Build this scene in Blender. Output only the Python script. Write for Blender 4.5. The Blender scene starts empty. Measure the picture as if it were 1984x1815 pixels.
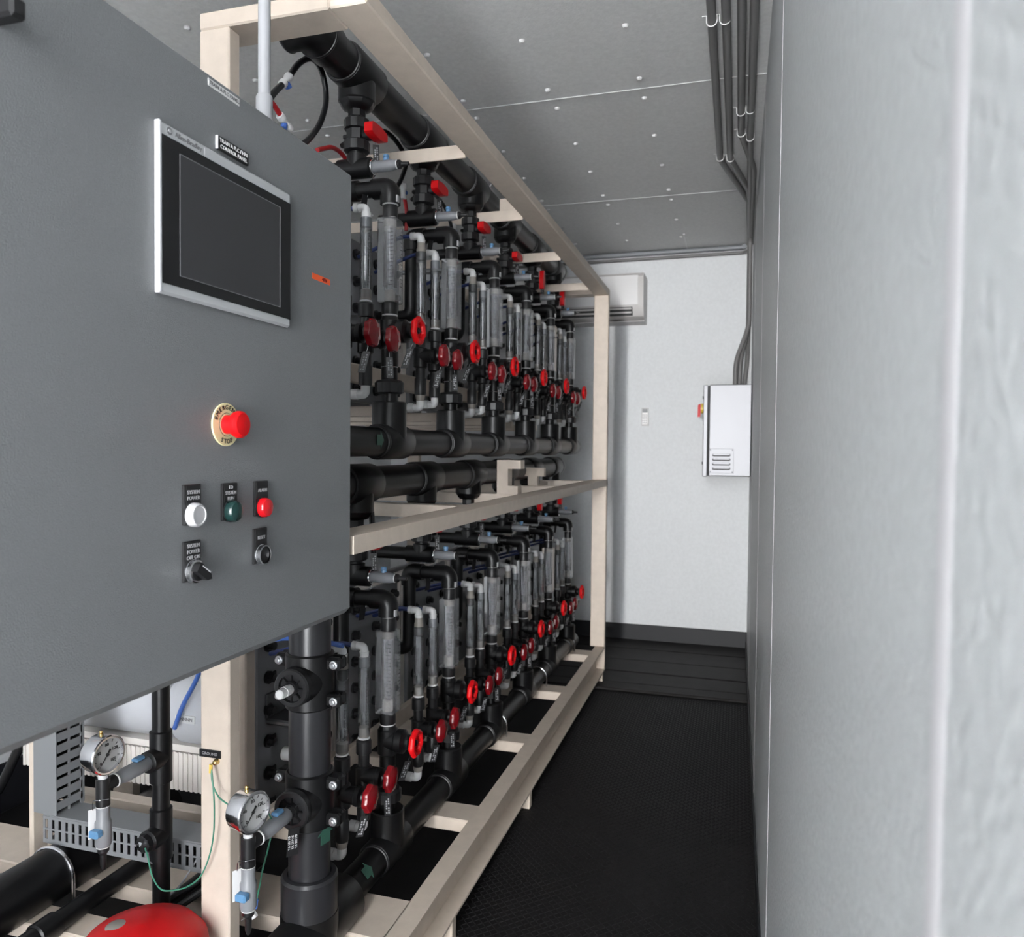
import bpy, math, random
from mathutils import Vector, Matrix
random.seed(7)
PI = math.pi
sc = bpy.context.scene
COL = sc.collection
ZO = 1.2                      # height of the lens above the floor; heights below are given from lens level

# ------------------------------------------------------------------ camera
F_PX, YAW, PITCH, ROLL = 1477.71, math.radians(16.4432), math.radians(-1.5253), math.radians(0.5396)
fw = Vector((-math.sin(YAW)*math.cos(PITCH), math.cos(YAW)*math.cos(PITCH), math.sin(PITCH)))
rt = fw.cross(Vector((0, 0, 1))).normalized(); up = rt.cross(fw)
c_, s_ = math.cos(ROLL), math.sin(ROLL)
r2 = c_*rt + s_*up; u2 = -s_*rt + c_*up
cd = bpy.data.cameras.new('camera'); cam = bpy.data.objects.new('camera', cd); COL.objects.link(cam)
cam.matrix_world = Matrix(((r2.x, u2.x, -fw.x, 0), (r2.y, u2.y, -fw.y, 0), (r2.z, u2.z, -fw.z, ZO), (0, 0, 0, 1)))
cd.sensor_fit = 'HORIZONTAL'; cd.sensor_width = 36; cd.lens = F_PX/1984*36
cd.clip_start = 0.01; cd.clip_end = 100
cd.dof.use_dof = True; cd.dof.focus_distance = 1.4; cd.dof.aperture_fstop = 7.5
sc.camera = cam

# ------------------------------------------------------------------ daylight and exposure
w = bpy.data.worlds.new('world'); sc.world = w; w.use_nodes = True
w.node_tree.nodes['Background'].inputs[0].default_value = (0.955, 0.975, 1.0, 1)
w.node_tree.nodes['Background'].inputs[1].default_value = 28.0
ld = bpy.data.lights.new('daylight', 'AREA'); ld.shape = 'RECTANGLE'; ld.size = 0.42; ld.size_y = 0.9
ld.energy = 900; ld.color = (1.0, 0.985, 0.96)
lo = bpy.data.objects.new('daylight', ld); COL.objects.link(lo)
lo.location = (-0.17, -11.0, 1.45); lo.rotation_euler = (PI/2, 0, 0)      # low bright daylight far outside the open end
sc.view_settings.view_transform = 'Standard'; sc.view_settings.look = 'None'
sc.view_settings.exposure = 0.0; sc.view_settings.gamma = 1.0; sc.view_settings.use_curve_mapping = False

# ------------------------------------------------------------------ materials
def mat(name, col, rough=0.5, metal=0.0, spec=0.5, noise=0.0, nscale=40, bump=0.0, bscale=200, coat=0.0):
    m = bpy.data.materials.new(name); m.use_nodes = True
    nt = m.node_tree; b = nt.nodes['Principled BSDF']
    b.inputs['Base Color'].default_value = (*col, 1); b.inputs['Roughness'].default_value = rough
    b.inputs['Metallic'].default_value = metal; b.inputs['Specular IOR Level'].default_value = spec
    b.inputs['Coat Weight'].default_value = coat
    tc = nt.nodes.new('ShaderNodeTexCoord')
    if noise > 0:
        n = nt.nodes.new('ShaderNodeTexNoise'); n.inputs['Scale'].default_value = nscale; n.inputs['Detail'].default_value = 4
        nt.links.new(tc.outputs['Object'], n.inputs['Vector'])
        r = nt.nodes.new('ShaderNodeMapRange'); r.inputs['From Min'].default_value = 0.3; r.inputs['From Max'].default_value = 0.7
        r.inputs['To Min'].default_value = 1-noise; r.inputs['To Max'].default_value = 1+noise
        nt.links.new(n.outputs['Fac'], r.inputs['Value'])
        mx = nt.nodes.new('ShaderNodeVectorMath'); mx.operation = 'SCALE'; mx.inputs[0].default_value = col
        nt.links.new(r.outputs['Result'], mx.inputs['Scale']); nt.links.new(mx.outputs['Vector'], b.inputs['Base Color'])
    if bump > 0:
        n2 = nt.nodes.new('ShaderNodeTexNoise'); n2.inputs['Scale'].default_value = bscale; n2.inputs['Detail'].default_value = 3
        nt.links.new(tc.outputs['Object'], n2.inputs['Vector'])
        bp = nt.nodes.new('ShaderNodeBump'); bp.inputs['Strength'].default_value = bump; bp.inputs['Distance'].default_value = 0.002
        nt.links.new(n2.outputs['Fac'], bp.inputs['Height']); nt.links.new(bp.outputs['Normal'], b.inputs['Normal'])
    return m

def clear(name, tint, milk, rough=0.08, milkcol=(0.62, 0.64, 0.66)):
    """clear plastic: see-through body with glossy surface and a little milkiness"""
    m = bpy.data.materials.new(name); m.use_nodes = True; nt = m.node_tree; nt.nodes.clear()
    o = nt.nodes.new('ShaderNodeOutputMaterial'); t = nt.nodes.new('ShaderNodeBsdfTransparent'); t.inputs[0].default_value = (*tint, 1)
    g = nt.nodes.new('ShaderNodeBsdfGlossy'); g.inputs['Roughness'].default_value = rough
    d = nt.nodes.new('ShaderNodeBsdfDiffuse'); d.inputs[0].default_value = (*milkcol, 1)
    a = nt.nodes.new('ShaderNodeMixShader'); a.inputs[0].default_value = milk
    nt.links.new(t.outputs[0], a.inputs[1]); nt.links.new(d.outputs[0], a.inputs[2])
    fr = nt.nodes.new('ShaderNodeFresnel'); fr.inputs['IOR'].default_value = 1.5
    b = nt.nodes.new('ShaderNodeMixShader'); nt.links.new(fr.outputs[0], b.inputs[0])
    nt.links.new(a.outputs[0], b.inputs[1]); nt.links.new(g.outputs[0], b.inputs[2]); nt.links.new(b.outputs[0], o.inputs[0])
    return m

M = dict(
    wall=mat('white_wall_paint', (0.66, 0.675, 0.69), 0.5, noise=0.035, nscale=60, bump=0.35, bscale=170),
    wall_right=mat('white_textured_wall_paint', (0.58, 0.60, 0.605), 0.38, noise=0.07, nscale=95, bump=0.6, bscale=150),
    caulk=mat('white_caulk', (0.74, 0.72, 0.74), 0.6), caulk2=mat('pale_caulk', (0.64, 0.63, 0.645), 0.6),
    ceiling=mat('grey_white_ceiling_panel', (0.66, 0.66, 0.655), 0.55, noise=0.06, nscale=70, bump=0.3, bscale=160),
    bolt_white=mat('white_painted_bolt', (0.58, 0.58, 0.58), 0.4),
    floor=mat('black_rubber_floor', (0.0058, 0.0053, 0.0058), 0.6, spec=0.3, noise=0.25, nscale=6, bump=0.2, bscale=300),
    plank=mat('dark_worn_mat', (0.0125, 0.011, 0.0108), 0.6, spec=0.25, noise=0.3, nscale=14, bump=0.4, bscale=90),
    baseboard=mat('black_cove_base', (0.012, 0.0125, 0.0155), 0.45, spec=0.35),
    beige=mat('beige_frame_paint', (0.56, 0.48, 0.405), 0.45, noise=0.05, nscale=30, bump=0.12, bscale=400),
    cab=mat('grey_cabinet_paint', (0.150, 0.156, 0.162), 0.5, noise=0.05, nscale=300, bump=0.35, bscale=700),
    pvc=mat('dark_grey_pvc', (0.0042, 0.0042, 0.0048), 0.36, spec=0.4, noise=0.2, nscale=12),
    pvc_mid=mat('grey_pvc_riser', (0.019, 0.019, 0.0215), 0.3, noise=0.08, nscale=20),
    black=mat('black_plastic', (0.009, 0.009, 0.010), 0.4),
    rubber=mat('black_hose', (0.008, 0.008, 0.009), 0.3),
    red=mat('red_plastic', (0.58, 0.004, 0.007), 0.42, spec=0.22),
    darkred=mat('dark_red_plastic', (0.19, 0.004, 0.008), 0.22),
    redhose=mat('red_hose', (0.35, 0.006, 0.01), 0.4),
    white=mat('white_fitting', (0.56, 0.56, 0.56), 0.4),
    greyfit=mat('grey_fitting', (0.20, 0.205, 0.22), 0.4),
    taupe=mat('taupe_adapter', (0.22, 0.20, 0.18), 0.45),
    bluegrip=mat('light_blue_handle', (0.10, 0.23, 0.40), 0.4),
    bluetube=mat('dark_blue_tube', (0.02, 0.035, 0.13), 0.3),
    blue2=mat('blue_tube', (0.06, 0.14, 0.45), 0.35),
    steel=mat('brushed_stainless_steel', (0.19, 0.192, 0.202), 0.47, metal=1.0, bump=0.05, bscale=60),
    steel2=mat('satin_steel_plate', (0.26, 0.265, 0.28), 0.4, metal=0.5),
    chrome=mat('chrome', (0.75, 0.75, 0.77), 0.15, metal=1.0),
    zinc=mat('galvanized_bolt', (0.55, 0.56, 0.58), 0.35, metal=0.9),
    brass=mat('brass', (0.65, 0.48, 0.2), 0.25, metal=1.0),
    conduit=mat('grey_conduit', (0.155, 0.15, 0.15), 0.45),
    conduit_l=mat('light_grey_conduit', (0.29, 0.295, 0.31), 0.45),
    conduit_m=mat('mid_grey_conduit', (0.22, 0.23, 0.245), 0.4),
    strap=mat('white_conduit_strap', (0.72, 0.72, 0.72), 0.35),
    acwhite=mat('white_appliance_plastic', (0.74, 0.73, 0.73), 0.3),
    acgrey=mat('grey_appliance_plastic', (0.52, 0.50, 0.49), 0.4),
    dark=mat('dark_recess', (0.012, 0.012, 0.012), 0.6),
    hmi=mat('silver_bezel', (0.40, 0.41, 0.42), 0.45),
    hmi_edge=mat('pale_bezel_edge', (0.55, 0.55, 0.57), 0.4),
    hmi_black=mat('black_glass', (0.006, 0.006, 0.007), 0.25),
    screen=mat('dark_grey_screen', (0.033, 0.033, 0.036), 0.3),
    screen_line=mat('screen_edge_line', (0.16, 0.16, 0.17), 0.4),
    yellow=mat('pale_yellow_legend', (0.66, 0.60, 0.34), 0.45),
    yellow2=mat('yellow_switch_plate', (0.70, 0.48, 0.08), 0.4),
    orange=mat('orange_sticker', (0.80, 0.10, 0.02), 0.5),
    green_lamp=mat('dark_green_lens', (0.008, 0.032, 0.030), 0.25),
    red_lamp=mat('red_lens', (0.55, 0.006, 0.012), 0.2),
    white_lamp=mat('white_lens', (0.42, 0.42, 0.43), 0.3),
    ink=mat('black_ink', (0.01, 0.01, 0.01), 0.6),
    greyink=mat('grey_ink', (0.13, 0.13, 0.135), 0.6),
    whiteink=mat('white_ink', (0.70, 0.70, 0.70), 0.6),
    dimink=mat('pale_grey_ink', (0.30, 0.30, 0.31), 0.6),
    paper=mat('white_label', (0.66, 0.66, 0.66), 0.5),
    tagdark=mat('black_tag', (0.012, 0.012, 0.013), 0.3),
    arrow=mat('green_sticker', (0.025, 0.085, 0.06), 0.5),
    greenwire=mat('green_wire', (0.045, 0.21, 0.135), 0.4),
    dial=mat('white_dial', (0.28, 0.28, 0.28), 0.4),
    duct=mat('grey_wiring_duct', (0.19, 0.195, 0.205), 0.5),
    ribbed=mat('white_ribbed_plastic', (0.72, 0.68, 0.64), 0.5),
    silver=mat('silver_paint', (0.52, 0.53, 0.56), 0.35),
    acrylic=clear('milky_acrylic_block', (0.93, 0.94, 0.95), 0.17, milkcol=(0.80, 0.81, 0.84)),
    tube=clear('clear_tube', (0.84, 0.85, 0.86), 0.10),
    bore=clear('inner_taper_tube', (0.84, 0.85, 0.87), 0.11, milkcol=(0.8, 0.8, 0.8)),
)

# ------------------------------------------------------------------ mesh helpers
class MB:
    def __init__(s): s.v = []; s.f = []
    def add(s, vs, fs):
        b = len(s.v); s.v += [tuple(v) for v in vs]; s.f += [tuple(i+b for i in f) for f in fs]; return s
    def box(s, x0, x1, y0, y1, z0, z1, ch=0.0):
        if ch <= 0:
            vs = [(x0,y0,z0),(x1,y0,z0),(x1,y1,z0),(x0,y1,z0),(x0,y0,z1),(x1,y0,z1),(x1,y1,z1),(x0,y1,z1)]
            return s.add(vs, [(3,2,1,0),(4,5,6,7),(0,1,5,4),(1,2,6,5),(2,3,7,6),(3,0,4,7)])
        lo_, hi = (x0, y0, z0), (x1, y1, z1); vs = []; idx = {}
        for i in range(8):
            sx, sy, sz = i & 1, (i >> 1) & 1, (i >> 2) & 1
            cc = [hi[0] if sx else x0, hi[1] if sy else y0, hi[2] if sz else z0]
            sg = [-1 if sx else 1, -1 if sy else 1, -1 if sz else 1]
            for a in range(3):
                p = list(cc)
                for k in range(3):
                    if k != a: p[k] += sg[k]*ch
                idx[(i, a)] = len(vs); vs.append(p)
        fs = []
        for a in range(3):
            o1, o2 = (a+1) % 3, (a+2) % 3
            for side in (0, 1):
                q = [(0, 0), (1, 0), (1, 1), (0, 1)]
                f = []
                for (p_, q_) in q:
                    i = (side << a) | (p_ << o1) | (q_ << o2); f.append(idx[(i, a)])
                fs.append(tuple(f) if side else tuple(reversed(f)))
        for a in range(3):            # edges parallel to axis a
            o1, o2 = (a+1) % 3, (a+2) % 3
            for p_ in (0, 1):
                for q_ in (0, 1):
                    i0 = (p_ << o1) | (q_ << o2); i1 = i0 | (1 << a)
                    f = (idx[(i0, o1)], idx[(i1, o1)], idx[(i1, o2)], idx[(i0, o2)])
                    fs.append(f if (p_ ^ q_) else tuple(reversed(f)))
        for i in range(8):
            f = (idx[(i, 0)], idx[(i, 1)], idx[(i, 2)])
            fs.append(f if bin(i).count('1') % 2 else tuple(reversed(f)))
        return s.add(vs, fs)
    def lathe(s, prof, p=(0,0,0), d=(0,0,1), n=20, cap=True, mod=None):
        p = Vector(p); d = Vector(d).normalized(); a = Vector((1,0,0)) if abs(d.x) < 0.9 else Vector((0,1,0))
        e1 = d.cross(a).normalized(); e2 = d.cross(e1); vs = []
        for (r, z) in prof:
            for k in range(n):
                t = 2*PI*k/n; rr = r*(mod(t) if mod else 1)
                vs.append(p + d*z + e1*(rr*math.cos(t)) + e2*(rr*math.sin(t)))
        fs = []
        for j in range(len(prof)-1):
            for k in range(n):
                k2 = (k+1) % n; fs.append((j*n+k, j*n+k2, (j+1)*n+k2, (j+1)*n+k))
        if cap:
            if prof[0][0] > 1e-5: fs.append(tuple(reversed(range(n))))
            if prof[-1][0] > 1e-5: fs.append(tuple(range((len(prof)-1)*n, len(prof)*n)))
        return s.add(vs, fs)
    def cyl(s, p0, p1, r, r1=None, n=20):
        p0 = Vector(p0); p1 = Vector(p1); L = (p1-p0).length
        return s.lathe([(r, 0), (r if r1 is None else r1, L)], p0, p1-p0, n)
    def torus(s, p, d, R, r, n=28, m=10, mod=None):
        p = Vector(p); d = Vector(d).normalized(); a = Vector((1,0,0)) if abs(d.x) < 0.9 else Vector((0,1,0))
        e1 = d.cross(a).normalized(); e2 = d.cross(e1); vs = []; fs = []
        for k in range(n):
            t = 2*PI*k/n; RR = R*(mod(t) if mod else 1); er = e1*math.cos(t)+e2*math.sin(t)
            for j in range(m):
                q = 2*PI*j/m; vs.append(p + er*(RR + r*math.cos(q)) + d*(r*math.sin(q)))
        for k in range(n):
            for j in range(m):
                k2, j2 = (k+1) % n, (j+1) % m; fs.append((k*m+j, k2*m+j, k2*m+j2, k*m+j2))
        return s.add(vs, fs)
    def tube(s, pts, r, n=12):
        pts = [Vector(q) for q in pts]; vs = []; fs = []
        t0 = (pts[1]-pts[0]).normalized(); a = Vector((0,0,1)) if abs(t0.z) < 0.9 else Vector((1,0,0))
        e1 = t0.cross(a).normalized(); tp = t0
        for i, p in enumerate(pts):
            if i == 0: t = t0
            elif i == len(pts)-1: t = (pts[i]-pts[i-1]).normalized()
            else: t = ((pts[i+1]-p).normalized()+(p-pts[i-1]).normalized()).normalized()
            q = tp.rotation_difference(t); e1 = q @ e1; e1 = (e1 - t*e1.dot(t)).normalized(); e2 = t.cross(e1); tp = t
            rr = r[i] if isinstance(r, (list, tuple)) else r
            for k in range(n):
                g = 2*PI*k/n; vs.append(p + e1*(rr*math.cos(g)) + e2*(rr*math.sin(g)))
        for i in range(len(pts)-1):
            for k in range(n):
                k2 = (k+1) % n; fs.append((i*n+k, i*n+k2, (i+1)*n+k2, (i+1)*n+k))
        fs.append(tuple(reversed(range(n)))); fs.append(tuple(range((len(pts)-1)*n, len(pts)*n)))
        return s.add(vs, fs)
    def prism(s, poly, o, ex, ey, ez, h):
        """poly in the ex/ey plane, extruded h along ez"""
        o, ex, ey, ez = Vector(o), Vector(ex), Vector(ey), Vector(ez); n = len(poly)
        vs = [o+ex*a+ey*b for a, b in poly]+[o+ex*a+ey*b+ez*h for a, b in poly]
        fs = [tuple(reversed(range(n))), tuple(range(n, 2*n))]
        for k in range(n): fs.append((k, (k+1) % n, n+(k+1) % n, n+k))
        return s.add(vs, fs)
    def mesh(s, name, m, sharp=32):
        me = bpy.data.meshes.new(name); me.from_pydata(s.v, [], s.f); me.update()
        me.materials.append(M[m] if isinstance(m, str) else m)
        me.shade_smooth(); me.set_sharp_from_angle(angle=math.radians(sharp))
        return me
    def build(s, name, m, parent=None, loc=None, sharp=32):
        o = bpy.data.objects.new(name, s.mesh(name, m, sharp)); COL.objects.link(o)
        if name in ('scale_marks', 'tag_lettering', 'display_outline'): o['kind'] = 'stuff'
        if parent is not None: o.parent = parent
        if loc is not None: o.location = loc
        return o

def W(x, y, z): return Vector((x, y, z+ZO))
def tag(o, label, cat, group=None):
    o['label'] = label; o['category'] = cat
    if group: o['group'] = group
    return o
def thing(name, label, cat, loc, group=None):
    o = bpy.data.objects.new(name, None); o.empty_display_size = 0.02; COL.objects.link(o); o.location = loc
    return tag(o, label, cat, group)
def struct(o): o['kind'] = 'structure'; return o
def copy_tree(o, parent=None):
    c = o.copy(); COL.objects.link(c)
    if parent is not None: c.parent = parent
    for ch in o.children: copy_tree(ch, c)
    return c
def rpath(pts, rad, seg=6):
    """polyline with its corners rounded"""
    P = [Vector(p) for p in pts]; out = [P[0]]
    for i in range(1, len(P)-1):
        a = (P[i-1]-P[i]); b = (P[i+1]-P[i]); r = min(rad, a.length*0.49, b.length*0.49)
        A = P[i]+a.normalized()*r; B = P[i]+b.normalized()*r
        for k in range(seg+1):
            t = k/seg; out.append(A*(1-t)**2 + P[i]*2*t*(1-t) + B*t*t)
    out.append(P[-1]); return out
def spline(pts, n=8):
    P = [Vector(p) for p in pts]; P = [P[0]*2-P[1]]+P+[P[-1]*2-P[-2]]; out = []
    for i in range(1, len(P)-2):
        for k in range(n):
            t = k/n; a, b, c, d = P[i-1], P[i], P[i+1], P[i+2]
            out.append(0.5*((2*b)+(c-a)*t+(2*a-5*b+4*c-d)*t*t+(3*b-a-3*c+d)*t**3))
    out.append(P[-2]); return out
def text(body, size, origin, ex, ey, m, parent=None, name='lettering', align='CENTER', depth=0.0004, sx=1.0):
    cu = bpy.data.curves.new('t', 'FONT'); cu.body = body; cu.size = size; cu.align_x = align; cu.align_y = 'CENTER'
    cu.extrude = depth; cu.resolution_u = 3; cu.space_line = 0.95
    to = bpy.data.objects.new('t', cu); COL.objects.link(to)
    dg = bpy.context.evaluated_depsgraph_get(); me = bpy.data.meshes.new_from_object(to.evaluated_get(dg))
    bpy.data.objects.remove(to); bpy.data.curves.remove(cu)
    ex, ey, o = Vector(ex), Vector(ey), Vector(origin); ez = ex.cross(ey)
    for v in me.vertices: v.co = o + ex*(v.co.x*sx) + ey*v.co.y + ez*v.co.z
    me.materials.clear(); me.materials.append(M[m]); me.name = name
    ob = bpy.data.objects.new(name, me); COL.objects.link(ob)
    if parent is not None: ob.parent = parent
    return ob
EX, EY, EZ = Vector((1,0,0)), Vector((0,1,0)), Vector((0,0,1))

# ------------------------------------------------------------------ the container room
XR, XL, YB, YF, ZC = 0.072, -2.28, 4.788, -1.4, 1.222
fl = struct(MB().box(XL, XR, YF, YB, -0.05, 0).build('floor', 'floor'))
ce = struct(MB().box(XL, XR, YF, YB, ZO+ZC, ZO+ZC+0.05).build('ceiling', 'ceiling'))
wb = struct(MB().box(XL-0.05, XR+0.05, YB, YB+0.05, -0.05, ZO+ZC+0.05).build('wall_back', 'wall'))
wr = struct(MB().box(XR, XR+0.05, YF, YB, -0.05, ZO+ZC+0.05).build('wall_right', 'wall_right'))
wl = struct(MB().box(XL-0.05, XL, YF, YB, -0.05, ZO+ZC+0.05).build('wall_left', 'wall'))
struct(MB().box(XL, -0.60, YF-0.05, YF, 0.0, ZO+ZC).build('light_blocking_leaf', 'wall'))     # unseen door leaf, added to keep daylight off the left of the skid
# chevron tread of the aisle floor: thousands of small raised bars
tb = MB(); p_ = 0.0125
for iy in range(int((3.74-1.0)/p_)):
    for ix in range(int(0.80/p_)):
        x = -0.735+ix*p_; y = 1.0+iy*p_; d = 1 if (ix+iy) % 2 else -1
        cx, cy = x+p_/2, y+p_/2; L, wd, h = 0.0068, 0.0013, 0.0013
        ux, uy = 0.7071*L, 0.7071*L*d; vx, vy = -0.7071*d*wd, 0.7071*wd
        tb.add([(cx-ux-vx, cy-uy-vy, 0), (cx+ux-vx, cy+uy-vy, 0), (cx+ux+vx, cy+uy+vy, 0), (cx-ux+vx, cy-uy+vy, 0), (cx-ux*0.8, cy-uy*0.8, h), (cx+ux*0.8, cy+uy*0.8, h)],
               [(0,1,5,4), (2,3,4,5), (1,2,5), (3,0,4)])
tr = tb.build('floor_tread', 'floor', fl); tr['kind'] = 'stuff'
# planks of the mat at the far end
for i, (a, b, c) in enumerate([(3.752, 3.86, 0.014), (3.868, 4.06, 0.011), (4.068, 4.30, 0.012), (4.308, 4.55, 0.010), (4.558, 4.785, 0.010)]):
    MB().box(-2.2, XR-0.003, a, b, 0.0, c, 0.004).build('floor_plank', 'plank', fl)
# ceiling seams and bolts
for y in (0.37, 1.50, 2.63, 3.76):
    MB().box(XL, XR, y-0.003, y+0.003, ZO+ZC-0.003, ZO+ZC, 0.0015).build('seam_strip', 'bolt_white', ce)
bm_ = MB().lathe([(0.0095, 0), (0.0095, -0.004), (0.006, -0.008), (0, -0.009)], n=10).mesh('bolt', 'bolt_white')
for x in (-0.33, -0.64, -0.946, -1.255, -1.565, -1.87):
    for y in (0.44, 0.77, 1.10, 1.43, 1.57, 1.90, 2.23, 2.555, 2.70, 3.03, 3.35, 3.675, 3.82, 4.155, 4.495):
        o = bpy.data.objects.new('bolt', bm_); COL.objects.link(o); o.parent = ce; o.location = (x, y, ZO+ZC)
# caulked panel joints of the right wall
def joint(y0, y1, wd, z0=-1.15, z1=1.222, h=0.0012, m='caulk'):
    a = MB(); n = 8; vs = []; fs = []
    for (y, z) in ((y0, z0), (y1, z1)):
        for k in range(n+1):
            t = PI*k/n; vs.append((XR-h*math.sin(t), y-wd*math.cos(t), z+ZO))
    for k in range(n): fs.append((k, k+1, n+2+k, n+1+k))
    a.add(vs, fs).build('panel_joint', m, wr, sharp=80)
joint(0.347, 0.262, 0.0105, -1.15, 1.222, 0.0004, 'caulk2'); joint(1.612, 1.592, 0.009); joint(2.66, 2.72, 0.010); joint(3.95, 3.95, 0.01)
# base trim
struct(MB().box(XL, XR, YB-0.012, YB, 0.0, 0.105, 0.003).build('baseboard_back', 'baseboard'))
struct(MB().box(XR-0.006, XR, 0.2, YB-0.012, 0.0, 0.055, 0.002).build('baseboard_right', 'baseboard'))
struct(MB().box(XL, XL+0.012, 0.0, YB-0.012, 0.0, 0.16, 0.003).build('baseboard_left', 'baseboard'))

# ------------------------------------------------------------------ beige skid frame
fr = thing('skid_frame', 'tall beige painted steel skid frame carrying all the black piping', 'frame', W(-0.64, 1.235, -1.2))
def fb(name, x0, x1, y0, y1, z0, z1, ch=0.003):
    o = MB().box(x0+0.64, x1+0.64, y0-1.235, y1-1.235, z0+1.2, z1+1.2, ch).build(name, 'beige', fr); return o
T0, T1, Q0, Q1 = 0.784, 0.817, -0.189, -0.156
fb('top_beam', -0.715, -0.64, 1.235, 3.915, T0, T1)
fb('top_beam', -1.75, -1.675, 1.50, 3.915, T0, T1)
fb('top_beam', -0.990, -0.715, 1.235, 1.31, T0, T1)
fb('top_beam', -1.675, -0.715, 3.84, 3.915, T0, T1)
fb('middle_rail', -0.712, -0.64, 1.196, 3.918, Q0, Q1, 0.0008)
fb('middle_rail', -1.75, -0.712, 1.209, 1.243, Q0, Q1)
fb('post', -0.715, -0.64, 3.88, 3.915, -1.02, T0)
fb('post', -0.990, -0.924, 1.235, 1.269, -1.1, T0)
fb('post', -1.075, -1.005, 1.40, 1.434, -1.02, Q0)
fb('post', -1.75, -1.68, 1.80, 1.835, -1.2, T0)
fb('post', -1.75, -1.68, 3.88, 3.915, -1.2, T0)
for y in (1.943, 2.516, 3.093, 3.70):
    # top and middle cross members are angles: upright leg in front, flat leg behind
    for z1 in (T1-0.004, Q1-0.002):
        a = MB(); a.box(-1.68+0.64, -0.713+0.64, y-1.235, y+0.006-1.235, z1-0.036+1.2, z1+1.2, 0.001)
        a.box(-1.68+0.64, -0.713+0.64, y+0.006-1.235, y+0.05-1.235, z1-0.006+1.2, z1+1.2, 0.001); a.build('cross_member', 'beige', fr)
    fb('base_member', -2.1, -0.684, y, y+0.095, -1.056, -1.02)
for (a, b) in ((1.24, 1.31), (1.415, 1.56)):
    fb('base_member', -2.1, -0.684, a, b, -1.056, -1.02)
# base channel, flanges to the aisle
ch = MB(); y0, y1 = 0.9-1.235, 3.918-1.235
ch.box(-0.05, 0, y0, y1, 0.172, 0.18, 0.001); ch.box(-0.05, 0, y0, y1, 0.055, 0.063, 0.001); ch.box(-0.05, -0.043, y0, y1, 0.062, 0.173, 0.001)
ch.build('base_channel', 'beige', fr)
fb('channel_end', -0.684, -0.641, 3.895, 3.915, -1.139, -1.027, 0.001)
for y in (1.7, 2.42, 3.84): fb('foot', -0.675, -0.642, y, y+0.03, -1.2, -1.146)
# rails behind the valves
fb('valve_rail', -0.965, -0.945, 1.30, 3.9, 0.165, 0.215); fb('valve_rail', -0.965, -0.945, 1.30, 3.9, -0.83, -0.78)
for y in (1.52, 1.95, 2.36, 2.78, 3.19, 3.6):
    fb('shelf_bar', -1.65, -0.945, y, y+0.035, 0.085, 0.115); fb('shelf_bar', -1.65, -0.945, y, y+0.035, -0.91, -0.88)
# C bracket, T bracket and top bracket that hold the headers
def bracket(loc, poly, depth):
    MB().prism(poly, Vector(loc)+Vector((0.64, -1.235, 1.2)), EX, EZ, -EY, depth).build('header_bracket', 'beige', fr)
bracket((-0.795, 2.56, Q1-0.002), [(0,0),(0.075,0),(0.075,0.028),(0.040,0.028),(0.040,0.087),(0.085,0.087),(0.085,0.117),(0,0.117)], 0.05)
bracket((-0.87, 3.15, Q1-0.002), [(0.02,0),(0.06,0),(0.06,0.04),(0.09,0.04),(0.09,0.075),(-0.01,0.075),(-0.01,0.04),(0.02,0.04)], 0.03)
bracket((-0.80, 2.57, T1-0.004), [(0,0),(0.065,0),(0.065,0.045),(0,0.045)], 0.04)
# black engraved name plate, grounding stud on the near post
pl = MB().box(-0.350, -0.302, -0.003, 0.0, 0.598, 0.613, 0.0006).build('name_plate', 'tagdark', fr)
text('GROUND', 0.008, (-0.326, -0.0032, 0.6055), EX, EZ, 'dimink', pl)
MB().lathe([(0.006,0),(0.006,0.004),(0.004,0.010),(0,0.012)], (-0.311, 0, 0.592), -EY, 10).build('ground_stud', 'brass', fr)

# ------------------------------------------------------------------ control cabinet
CY0, CY1, CZ0, CZ1 = 0.22, 1.182, -0.28, 0.464
cb = thing('control_cabinet', 'large grey control cabinet with touch screen, push buttons and lamps', 'cabinet', W(-0.64, 0.7, -0.28))
LZ, LY = 0.28, -0.7            # cabinet-local = (x+.64, y-.7, z+.28)
def cabl(y, z, x=0.0): return Vector((x, y+LY, z+LZ))
MB().box(-0.25, -0.024, CY0+LY+0.006, CY1+LY-0.006, -0.010, CZ1+LZ-0.004, 0.006).build('body', 'cab', cb)
MB().prism([(-0.022,-0.0085),(-0.0095,-0.0085),(0.0,0.0015),(0.0,CZ1+LZ-0.003),(-0.003,CZ1+LZ),(-0.022,CZ1+LZ)], (0,CY0+LY,0), EX, EZ, EY, CY1-CY0).build('door', 'cab', cb)
MB().box(-0.006, 0.03, 0.520+LY, 0.5365+LY, 0.373+LZ, 0.392+LZ, 0.003).build('latch_handle', 'black', cb)
h = MB().box(0, 0.0070, 0.7225+LY, 0.9875+LY, 0.1735+LZ, 0.3685+LZ, 0.003).build('touch_screen', 'hmi', cb)
MB().box(0.0005, 0.0076, 0.7215+LY, 0.7262+LY, 0.1735+LZ, 0.3685+LZ, 0.001).build('side_edge', 'hmi_edge', h)  # side facing the daylight gets a paler bezel colour, light painted in
MB().box(0.0065, 0.0080, 0.7266+LY, 0.9855+LY, 0.1855+LZ, 0.3535+LZ).build('glass', 'hmi_black', h)
MB().box(0.0070, 0.0084, 0.7540+LY, 0.9590+LY, 0.1985+LZ, 0.3410+LZ).build('display', 'screen', h)
ln = MB(); a0, a1, b0, b1 = 0.7540+LY, 0.9590+LY, 0.1985+LZ, 0.3410+LZ; q = 0.0009
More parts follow.
